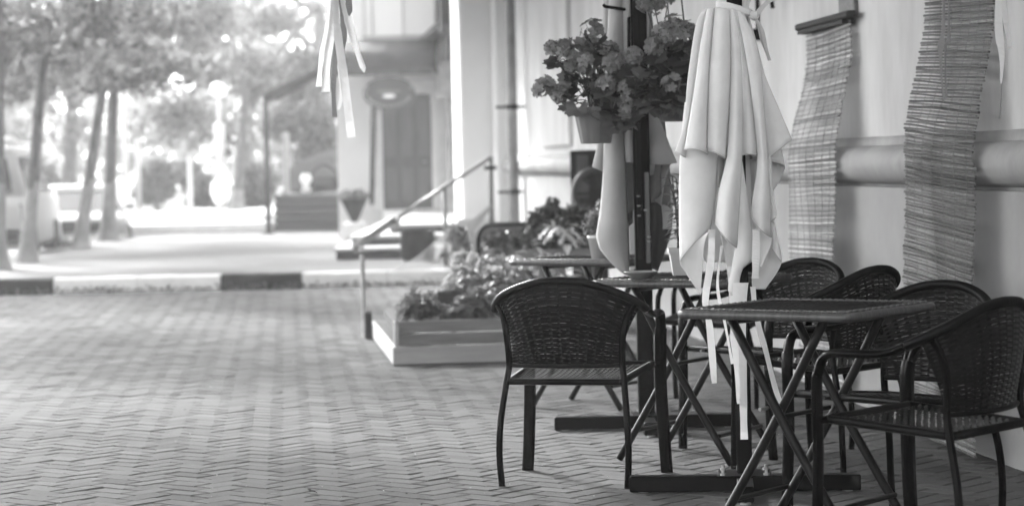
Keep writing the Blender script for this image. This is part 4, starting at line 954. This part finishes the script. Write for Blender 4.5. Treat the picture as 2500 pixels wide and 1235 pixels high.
# urn with a dark plant beside the terrace
q = P(866, 562, 37.5); un = empty('flower_urn', (q.x, 37.5, FZ), label='dark tapering urn with a plant on a pale pedestal beside the terrace', cat='urn')
MB().box((0, 0, .13), (.36, .36, .26), bev=.02).build('pedestal', M_white, un)
MB().lathe([(.05, .26), (.07, .3), (.15, .48), (.21, .6), (.23, .62), (.19, .62), (0, .58)], n=20).build('urn_body', M_blackp, un, smooth=True)
leaf_cloud('foliage', blob_points([(0, 0, .66, .24, .24, .1)], 260, 9), .09, M_leaf, un, 9)
# ------------------------------------------------------------------ terrace of dark planks
tr = empty('wooden_terrace', P(750, 560, 43.0), label='raised terrace of dark planks with a curved dark windbreak', cat='terrace')
mb = MB(); x0, x1 = P(668, 500, 42.8).x, P(840, 500, 42.8).x; zt2 = P(750, 472, 42.8).z; n = 5; hh = (zt2 - FZ) / n
for k in range(n):
    m_ = MB(); m_.box(((x0 + x1) / 2 + .03 * k * 0, 42.8 + .04 * k, FZ + hh * (k + .5)), (x1 - x0, .05, hh * .72), bev=.01); wbuild(m_, 'plank', mat('brown_plank', .05, .7, var=.3, scale=5, stretch=(.5, 6, 6)), tr)
mb = MB(); mb.box(((x0 + x1) / 2, 44.8, (FZ + zt2) / 2 - .02), (x1 - x0 - .04, 3.6, zt2 - FZ - .06)); wbuild(mb, 'floor', M_dwood, tr)
mb = MB(); a, b = P(695, 465, 44), P(818, 365, 44)
mb.grid(20, 6, lambda u, v: (a.x + (b.x - a.x) * u, 44 + 1.6 * math.sin(u * 1.4) * v * .4, zt2 + (P(695, 420, 44).z + (b.z - P(695, 420, 44).z) * math.sin(u * math.pi / 2) ** .8 - zt2) * v)); wbuild(mb, 'windbreak', mat('windbreak_cloth', .06, .7, var=.2, scale=3), tr, smooth=True, solid=.02)
mb = MB(); mb.box((P(690, 0, 43.4).x, 43.4, (P(690, 325, 43.4).z + zt2) / 2), (.11, .11, P(690, 325, 43.4).z - zt2), bev=.01); wbuild(mb, 'post', mat('grey_terrace_post', .3, .6), tr)
q = P(748, 470, 43.6); vs = empty('white_vase', (q.x, 43.6, zt2), label='small white figure shaped vase on the terrace edge', cat='vase'); MB().lathe([(.05, 0), (.1, .04), (.05, .12), (.11, .24), (.08, .32), (.05, .34), (0, .34)], n=16).build('vase_body', M_wpot, vs, smooth=True); MB().lathe([(.06, .33), (.075, .345), (.055, .345)], n=16).build('lip', M_wpot, vs)
q = P(790, 470, 43.7); ch = empty('garden_chair', (q.x, 43.9, zt2), label='dark garden chair with a rounded back on the terrace', cat='chair')
MB().tube(smooth_path([(-.22, .1, .05), (-.24, .1, .3), (0, .16, .5), (.24, .1, .3), (.22, .1, .05)], 6), .03, 8).build('back_hoop', M_dwood, ch, smooth=True); MB().box((0, -.05, .25), (.44, .4, .03), bev=.01).build('seat', M_dwood, ch)
for x in (-.2, .2):
    for y in (-.22, .12): MB().rod((x, y, 0), (x, y, .24), .018).build('leg', M_dwood, ch)

# ------------------------------------------------------------------ white stepped kerb platform and what stands on it
pw = empty('white_platform', (-5.7, 45, FZ), label='low white stepped platform across the far end of the pavement', cat='platform')
xa, xb = -7.4, P(668, 560, 43).x; z1, z2 = P(450, 547, 43).z, P(450, 527, 44.4).z
mb = MB(); mb.box(((xa + xb) / 2, 47, (FZ + z1) / 2), (xb - xa, 8, z1 - FZ), bev=.02); wbuild(mb, 'lower_step', M_white, pw)
mb = MB(); mb.box(((xa + xb) / 2 + .1, 50.2, (z1 + z2) / 2 + .003), (xb - xa - .3, 11.6, z2 - z1), bev=.02); wbuild(mb, 'upper_step', M_white, pw)
ZP = z2 + .005
struct(MB().box((-12, 95, -.05), (70, 78, .3)).build('park_ground', mat('park_path', .11, .95, spec=.05, var=.3, scale=.25)))
q = P(301, 520, 45.5); bo = empty('white_pillar', (q.x, 45.5, ZP), label='short thick round white pillar on the platform', cat='pillar')
hgt = P(301, 437, 45.5).z - ZP; MB().lathe([(.12, 0), (.125, .02), (.12, hgt - .06), (.10, hgt - .015), (0, hgt)], n=24).build('pillar_shaft', M_white, bo, smooth=True); MB().lathe([(.15, 0), (.15, .05), (.12, .06)], n=24).build('pillar_foot', M_white, bo)
q = P(540, 535, 46); lp = empty('lamp_post', (q.x, 46, ZP), label='white lamp post with a thick sleeve, globe and pale round planter', cat='lamp post')
zz = lambda py: P(540, py, 46).z - ZP
MB().lathe([(.19, 0), (.19, .04), (.05, .05), (.045, zz(500)), (.042, zz(250)), (.03, zz(240))], n=16).build('pole', mat('pale_post', .5, .5), lp, smooth=True)
MB().lathe([(.05, zz(372)), (.105, zz(368)), (.105, zz(304)), (.05, zz(300))], n=16).build('sleeve', mat('pale_post', .5, .5), lp, smooth=True)
MB().lathe([(.0, zz(240)), (.11, zz(236)), (.17, zz(222)), (.13, zz(208)), (0, zz(200))], n=20).build('globe', M_wpot, lp, smooth=True)
MB().lathe([(.05, zz(502)), (.11, zz(497)), (.19, zz(470)), (.17, zz(448)), (.08, zz(436)), (.05, zz(432))], n=20).build('round_planter', M_wpot, lp, smooth=True)
for s, px, p0, p1, Y, rr_, lb in ((0, 466, 530, 388, 47, .045, 'thin pale post between the white pillar and the lamp post'), (1, 340, 520, 345, 52, .05, 'thin pale post just right of the white pillar'), (2, 309, 520, 225, 50, .06, 'tall slim pale post right behind the white pillar')):
    q = P(px, p0, Y); t = empty('slim_post', (q.x, Y, ZP if Y < 55 else .1), label=lb, cat='post', group='slim posts in the park'); H = P(px, p1, Y).z - ZP
    MB().tube([(0, 0, 0), (.0, 0, H)], rr_, 10).build('shaft', mat('pale_post', .5, .5), t, smooth=True); MB().lathe([(rr_ * 2, 0), (rr_ * 2, .03), (rr_, .04)], n=12).build('foot', mat('pale_post', .5, .5), t); MB().lathe([(rr_ * 1.3, H - .02), (rr_ * 1.3, H + .02), (0, H + .05)], n=12).build('cap', mat('pale_post', .5, .5), t)

# ------------------------------------------------------------------ trees
def tree(loc, H, r0, lean, blobs, n, size, label, seed, wash=0.0, group='trees along the street', tone=(.5, 1.6), m=None, name='street_tree', limbs=7):
    rr = random.Random(seed); t = empty(name, loc, label=label, cat='tree', group=group); lx, ly = lean
    pth = smooth_path([(0, 0, -.02), (lx * .12, ly * .12, H * .15), (lx * .45, ly * .45, H * .5), (lx, ly, H)], 6); k = len(pth)
    rad = [r0 * (1.0 + .55 * math.exp(-p.z / .18)) * (1 - .55 * i / k) * rr.uniform(.96, 1.04) for i, p in enumerate(pth)]
    mb = MB(); mb.tube(pth, rad, 14)
    for i in range(limbs):
        b = blobs[i % len(blobs)]; s = pth[int(k * rr.uniform(.82, .98))]; e = Vector((b[0] + rr.uniform(-.4, .4) * b[3], b[1] + rr.uniform(-.4, .4) * b[4], b[2])); mid = (s + e) / 2 + Vector((rr.uniform(-.2, .2), rr.uniform(-.2, .2), rr.uniform(0, .3)))
        lp_ = smooth_path([s, mid, e], 5); mb.tube(lp_, [r0 * .42 * (1 - .8 * j / len(lp_)) for j in range(len(lp_))], 7)
    mb.build('trunk', M_bark, t, smooth=True)
    if wash:
        pw_ = [p for p in pth if p.z < wash] + [Vector((lx * .45 * wash / (H * .5), ly * .45 * wash / (H * .5), wash))]
        MB().tube(pw_, [rad[min(i, k - 1)] * 1.03 for i in range(len(pw_))], 14, caps=False).build('whitewash', mat('lime_wash', .26, .9, var=.2, scale=6, stain=.4, sscale=4), t, smooth=True)
    leaf_cloud('crown', blob_points(blobs, n, seed), size, m or M_leaf, t, seed, tone)
    return t
def crown(cx, cy, cz, R, H, n, seed):
    rr = random.Random(seed); out = []
    for i in range(n):
        a, q, z = rr.uniform(0, 6.28), math.sqrt(rr.random()), rr.uniform(-1, 1)
        s = rr.uniform(.16, .32) * R; out.append((cx + math.cos(a) * q * R * math.sqrt(max(.1, 1 - z * z * .7)), cy + math.sin(a) * q * R * math.sqrt(max(.1, 1 - z * z * .7)), cz + z * H, s, s, s * .62))
    return out
specs = [(66, 640, 30.8, (.45, .3), .10, 1.02, 'leaning street tree with a whitewashed foot, in front of the white van'), (196, 606, 35.8, (.75, .3), .105, 1.0, 'leaning street tree with a whitewashed foot, right of the pale car'),
         (264, 588, 39.5, (.25, .2), .13, 1.0, 'thickest street tree, its whitewashed foot against the white platform'), (-6, 655, 28.8, (.1, .1), .11, 1.0, 'street tree at the left picture edge, only its foot showing')]
for i, (px, py, Y, ln, r0, ws, lb) in enumerate(specs):
    q = P(px, py, Y); tree((q.x, Y, FZ), 4.4, r0, ln, [(b[0], b[1], max(b[2] - .7, 1.95 + .5 * random.Random(i * 50 + j).random() + b[5]), *b[3:]) for j, b in enumerate(crown(ln[0] - .7, 0, 4.6, 2.5, 1.9, 18, 100 + i))], 4600, .15, lb, 200 + i, ws)
for i, (x, y, lb) in enumerate(((-5.9, 24.4, 'street tree outside the picture, just before the kerb'), (-5.8, 20.0, 'street tree outside the picture, second before the kerb'), (-5.6, 15.6, 'street tree outside the picture, level with the flower box'))):
    tree((x, y, .0), 5.2, .12, (.3, .2), [(b[0], b[1], max(b[2], 3.6 + b[5]), *b[3:]) for b in crown(.4, .2, 5.6, 2.9, 1.9, 20, 150 + i)], 3600, .16, lb, 250 + i, 1.0)
q = P(578, 515, 49); tree((q.x, 49, ZP), 2.6, .13, (.25, .2), crown(.2, 0, 2.9, 2.1, 1.2, 16, 120), 6000, .15, 'young tree with a bright whitewashed foot, right of the lamp post', 220, .42)
bgt = [(-10.5, 58, 7.0, 4.2, 3.2, 'bright broad tree far behind the pale car'), (-4.9, 60, 6.5, 3.8, 3.4, 'broad tree in the park behind the lamp post'), (-14, 68, 8, 5, 4, 'tall tree beyond the road behind the van'), (-8.2, 76, 8.5, 5, 4.4, 'tall tree in the middle of the far row'),
       (-2.6, 72, 8, 4.6, 4.2, 'tall tree behind the terrace roof beam'), (-19, 92, 10, 6.5, 5.5, 'large tree at the far left of the park'), (-11, 100, 10, 6.5, 5.5, 'large tree far down the street'), (-4, 96, 9.5, 6, 5.2, 'large tree at the end of the park')]
for i, (x, y, cz, R, H, lb) in enumerate(bgt):
    tree((x, y, .1), cz * .8, .22, (.3, .2), crown(0, 0, cz * .62, R, H * .86, 24 - (i in (1, 4)) * 9, 300 + i), 4800 - 1900 * (i in (1, 4)), .24, lb, 320 + i, 0, 'trees in the park beyond', (.4, 1.9), name='park_tree')
r9 = np.random.default_rng(77); n9 = 9000; pts = np.stack([r9.uniform(-48, 20, n9), r9.uniform(112, 130, n9), np.zeros(n9)], 1); pts[:, 2] = (4 + 5 * np.abs(np.sin(pts[:, 0] * .35)) + 2 * np.sin(pts[:, 0] * .9)) * r9.uniform(0, 1, n9) ** .8
tag(leaf_cloud('woods', pts, .8, M_leaf, None, 78, (.5, 1.7)), kind='stuff')
def shrub(px, py, Y, rx, rz, n, lb, seed):
    q = P(px, py, Y); k = Y / F_PX; t = empty('shrub', (q.x, Y, .1), label=lb, cat='shrub', group='shrubs at the park edge'); rr = random.Random(seed); c = q.z - .1
    bl = [(rr.uniform(-.7, .7) * rx * k, rr.uniform(-.6, .6), c + rr.uniform(-.6, .5) * rz * k, rx * k * rr.uniform(.3, .5), .5, rz * k * rr.uniform(.3, .5)) for _ in range(12)]
    leaf_cloud('foliage', blob_points(bl, n, seed), .17, M_leaf, t, seed, (.4, 1.5)); ms = MB()
    for b in bl[:6]: ms.tube([(b[0] * .2, b[1] * .2, 0), (b[0], b[1], b[2])], .02, 5)
    ms.build('stem', M_bark, t)
shrub(500, 470, 53, 60, 60, 3200, 'dark shrub left of the lamp post', 401); shrub(620, 460, 52, 60, 80, 3600, 'dark shrub behind the young whitewashed tree', 402); shrub(740, 330, 54, 100, 90, 5200, 'spreading shrub behind the terrace', 403); shrub(400, 440, 62, 80, 60, 3200, 'shrub in the far park between the slim posts', 404); shrub(120, 430, 60, 50, 60, 2600, 'shrub behind the pale car', 405)

# ------------------------------------------------------------------ vehicles
def loft(mb, secs, cap=True):
    n = len(secs[0]); o = [p for s in secs for p in s]
    f = [(i * n + k, i * n + (k + 1) % n, (i + 1) * n + (k + 1) % n, (i + 1) * n + k) for i in range(len(secs) - 1) for k in range(n)]
    if cap: f += [tuple(range(n))[::-1], tuple((len(secs) - 1) * n + k for k in range(n))]
    return mb.add(o, f)
def sect(y, w0, w1, z0, z1, rnd=.12):
    pts = []
    for (sx, sz, wz) in ((-1, 0, w0), (1, 0, w0), (1, 1, w1), (-1, 1, w1)):
        for k in range(4):
            a = {(-1, 0): 180, (1, 0): 270, (1, 1): 0, (-1, 1): 90}[(sx, sz)] + 30 * k; a = R_(a)
            pts.append((sx * (wz - rnd) + rnd * math.cos(a), y, (z1 - rnd if sz else z0 + rnd) + rnd * math.sin(a)))
    return pts
def wheel(root, x, y, R):
    mb = MB().lathe([(R * .6, -.09), (R * .95, -.09), (R, -.06), (R, .06), (R * .95, .09), (R * .6, .09)], n=24); w_ = empty('wheel', (x, y, R)); w_.parent = root; w_.rotation_euler = (0, math.pi / 2, 0); mb.build('tyre', M_rub, w_, smooth=True)
    MB().lathe([(0, -.05), (R * .55, -.08), (R * .62, -.085), (R * .62, .085), (R * .55, .08), (0, .05)], n=20).build('rim', M_galv, w_)
def car(loc, rz, label):
    """front of the car looks along local -y"""
    c = empty('parked_car', loc, rz, label=label, cat='car'); mb = MB()
    loft(mb, [sect(-2.0, .70, .66, .22, .55, .08), sect(-1.9, .80, .74, .18, .70, .1), sect(-1.0, .82, .78, .17, .82, .1), sect(-.6, .83, .80, .17, .86, .1), sect(1.4, .83, .80, .17, .88, .1), sect(1.95, .80, .74, .2, .86, .1), sect(2.05, .72, .68, .26, .7, .1)]); mb.build('body', M_car, c, smooth=True)
    mb = MB(); loft(mb, [sect(-.22, .60, .55, 1.20, 1.32, .04), sect(.1, .62, .57, 1.22, 1.36, .05), sect(.9, .62, .56, 1.22, 1.36, .05), sect(1.2, .58, .54, 1.2, 1.3, .04)]); mb.build('roof', mat('white_roof_paint', .6, .5), c, smooth=True)
    def quad(nm, pts, m): return MB().add(pts, [(0, 1, 2, 3)]).build(nm, m, c, solid=.012)
    quad('windscreen', [(-.70, -.78, .86), (.70, -.78, .86), (.56, -.2, 1.25), (-.56, -.2, 1.25)], M_dglass); quad('rear_window', [(-.66, 1.6, .88), (.66, 1.6, .88), (.54, 1.15, 1.25), (-.54, 1.15, 1.25)], M_dglass)
    for s in (-1, 1):
        quad('side_window', [(s * .775, -.66, .87), (s * .775, .42, .88), (s * .61, .4, 1.26), (s * .60, -.14, 1.25)], M_dglass); quad('side_window', [(s * .775, .5, .88), (s * .76, 1.45, .88), (s * .59, 1.1, 1.25), (s * .61, .48, 1.26)], M_dglass)
        for a_, b_, q_ in (((s * .75, -.82, .85), (s * .60, -.2, 1.27), .035), ((s * .775, .46, .86), (s * .61, .44, 1.27), .03), ((s * .74, 1.55, .87), (s * .58, 1.15, 1.27), .045)): MB().tube([a_, b_], q_, 6).build('pillar', M_car, c)
        MB().lathe([(0, 0), (.09, .015), (.1, .03), (.085, .05), (0, .055)], n=16).build('headlight', M_glass, c).matrix_local = Matrix.Translation((s * .55, -1.93, .56)) @ Matrix.Rotation(math.pi / 2, 4, 'X')
        MB().box((s * .88, -.6, .92), (.16, .1, .11), bev=.03).build('mirror', M_car, c)
        for y in (-1.25, 1.3): wheel(c, s * .76, y, .29)
    c_ = c
    MB().box((0, -1.985, .56), (.86, .06, .2), bev=.02).build('grille', mat('grille_black', .004, .9, spec=.02), c); MB().box((0, -1.98, .22), (1.3, .1, .12), bev=.02).build('air_dam', mat('grille_black', .004, .9, spec=.02), c); MB().box((0, -2.03, .33), (1.44, .1, .13), bev=.04).build('bumper', M_galv, c); MB().box((0, -2.09, .34), (.46, .012, .1), bev=.004).build('number_plate', M_white, c)
    return c
car((-7.58, 42.6, -.14), R_(13), 'pale saloon car parked nose towards us between two street trees').scale = (1, 1, .85)
vn = empty('parked_van', (-8.0, 37.4, -.14), R_(4), label='white van with a roof rack cut off by the left picture edge', cat='van'); mb = MB()
loft(mb, [sect(-2.2, .80, .78, .35, .95, .08), sect(-2.12, .86, .84, .3, 1.05, .1), sect(-.0, .88, .84, .3, 1.1, .1), sect(2.3, .86, .8, .3, 1.1, .1)]); mb.build('body', M_van, vn, smooth=True)
mb = MB(); loft(mb, [sect(-2.02, .82, .68, 1.04, 1.72, .1), sect(-1.8, .82, .68, 1.04, 1.78, .12), sect(1.0, .82, .68, 1.04, 1.8, .12), sect(1.7, .8, .66, 1.02, 1.3, .1)]); mb.build('roof', M_van, vn, smooth=True)
MB().add([(-.66, -2.09, 1.12), (.66, -2.09, 1.12), (.58, -2.03, 1.6), (-.58, -2.03, 1.6)], [(0, 1, 2, 3)]).build('rear_window', M_dglass, vn, solid=.01)
for s in (-1, 1):
    MB().add([(s * .835, -1.8, 1.12), (s * .835, .9, 1.12), (s * .72, .9, 1.62), (s * .72, -1.7, 1.62)], [(0, 1, 2, 3)]).build('side_window', M_dglass, vn, solid=.01); MB().box((s * .74, -2.17, .8), (.14, .05, .3), bev=.02).build('tail_light', mat('lamp_glass', .12, .2), vn)
    for y in (-1.4, 1.45): wheel(vn, s * .8, y, .33)
    mb = MB(); mb.rod((s * .6, -1.7, 1.84), (s * .6, .8, 1.84), .025); mb.rod((s * .6, -1.6, 1.76), (s * .6, -1.6, 1.84), .02); mb.rod((s * .6, .7, 1.76), (s * .6, .7, 1.84), .02); mb.build('roof_rack', M_galv, vn)
MB().box((0, -2.23, .48), (1.6, .1, .2), bev=.04).build('bumper', M_blackp, vn); MB().box((0, -2.22, .86), (.5, .02, .12), bev=.004).build('number_plate', M_white, vn); MB().box((.62, -2.0, 1.86), (.2, .2, .14), bev=.05).build('roof_lamp', M_wpot, vn)

# ------------------------------------------------------------------ ribbon bunches hanging from a cord above the picture
Yc = 10.3
cd = MB().tube(smooth_path([P(-900, -200, Yc), P(200, -110, Yc), P(820, -60, Yc), P(1500, -150, 10.6)], 8), .005, 6); tag(wbuild(cd, 'cord', M_rope, empty('garland_cord', P(820, -60, Yc))) and bpy.data.objects['garland_cord'], 'thin cord stretched above the terrace from which the ribbons hang', 'cord')
def bunch(loc, label, strips, Y):
    t = empty('ribbon_bunch', loc, label=label, cat='ribbons', group='white ribbon bunches'); L = inv(t)
    MB().lathe([(0, -.03), (.022, -.02), (.025, 0), (.018, .02), (0, .03)], n=12).build('knot', M_rib, t, smooth=True)
    for pts, wd_, fc, tn in strips:
        ribbon_strip(t, 'ribbon', [L @ P(x, y, Y + dy) for x, y, dy in pts], wd_, fc, mat('grey_ribbon', .3, .6, transl=.2) if tn < .7 else None, 1.0)
bunch(P(822, -58, Yc), 'bunch of long white ribbons hanging alone before the dark canopy', [
    ([(818, -50, 0), (822, 60, 0), (840, 190, -.01), (858, 336, -.01)], [.028] * 7 + [.036] * 12, (1, .1, 0), 1), ([(818, -50, 0), (812, 60, .02), (800, 140, .02), (795, 225, .02)], .034, (1, .3, 0), 1),
    ([(815, -50, 0), (800, 70, .03), (785, 140, .03), (778, 212, .03)], .026, (1, .6, 0), 1), ([(820, -50, 0), (818, 130, .05), (814, 210, .05), (817, 287, .05)], .024, (1, .5, 0), .5),
    ([(826, -50, 0), (842, 30, .02), (862, 95, .02), (884, 160, .02), (889, 178, .02)], [.02] * 8 + [.026] * 12 + [.018, .014, .01, .006, .003], (1, .2, 0), 1), ([(828, -50, 0), (846, 10, .04), (866, 80, .04), (886, 160, .04)], .02, (.6, 1, 0), 1),
    ([(824, -50, 0), (838, 60, .06), (838, 110, .06), (832, 150, .06)], .03, (1, 1, 0), .5), ([(822, -50, 0), (826, 150, .07), (833, 230, .07), (826, 268, .07)], .016, (1, -.6, 0), 1),
    ([(826, -50, 0), (848, -10, .03), (852, 20, .03), (853, 40, .03)], [.03] * 15 + [.022, .014, .008, .004], (1, .1, 0), .5)], Yc)
bunch(P(2436, -70, 9.55), 'bunch of white ribbons hanging past the right edge of the frayed blind', [
    ([(2440, -60, 0), (2438, 60, 0), (2446, 140, 0), (2444, 205, 0)], [.032] * 10 + [.026, .024, .022, .02, .018, .015, .012, .008, .004], (1, .1, 0), 1), ([(2444, -60, 0), (2452, 20, .01), (2458, 70, .01), (2466, 118, .01)], .022, (1, .3, 0), 1),
    ([(2446, -60, .02), (2449, 100, .02), (2446, 200, .02), (2441, 290, .02)], .010, (1, .6, 0), .5)], 9.55)
bunch(P(2310, -70, 9.75), 'two narrow grey ribbons hanging before the frayed blind', [
    ([(2304, -60, 0), (2303, 70, 0), (2296, 130, 0), (2304, 250, 0)], [.016] * 9 + [.026, .028, .026, .02, .016, .014, .012, .010, .008, .006], (1, .3, 0), .5), ([(2316, -60, .01), (2316, 90, .01), (2308, 120, .01), (2310, 240, .01)], .018, (1, .8, 0), .5)], 9.75)

# ------------------------------------------------------------------ sun-lit air
mb = MB(); mb.box((-12, 62, 6.6), (130, 152, 16)); hz = mb.build('haze', None)
hz['kind'] = 'stuff'; hm = bpy.data.materials.new('haze_air'); hm.use_nodes = True; t = hm.node_tree; t.nodes.clear()
vo, ou = t.nodes.new('ShaderNodeVolumePrincipled'), t.nodes.new('ShaderNodeOutputMaterial'); vo.inputs['Color'].default_value = (.95, .95, .95, 1); vo.inputs['Density'].default_value = HAZE; vo.inputs['Anisotropy'].default_value = .75
t.links.new(vo.outputs[0], ou.inputs['Volume']); hz.data.materials.clear(); hz.data.materials.append(hm)
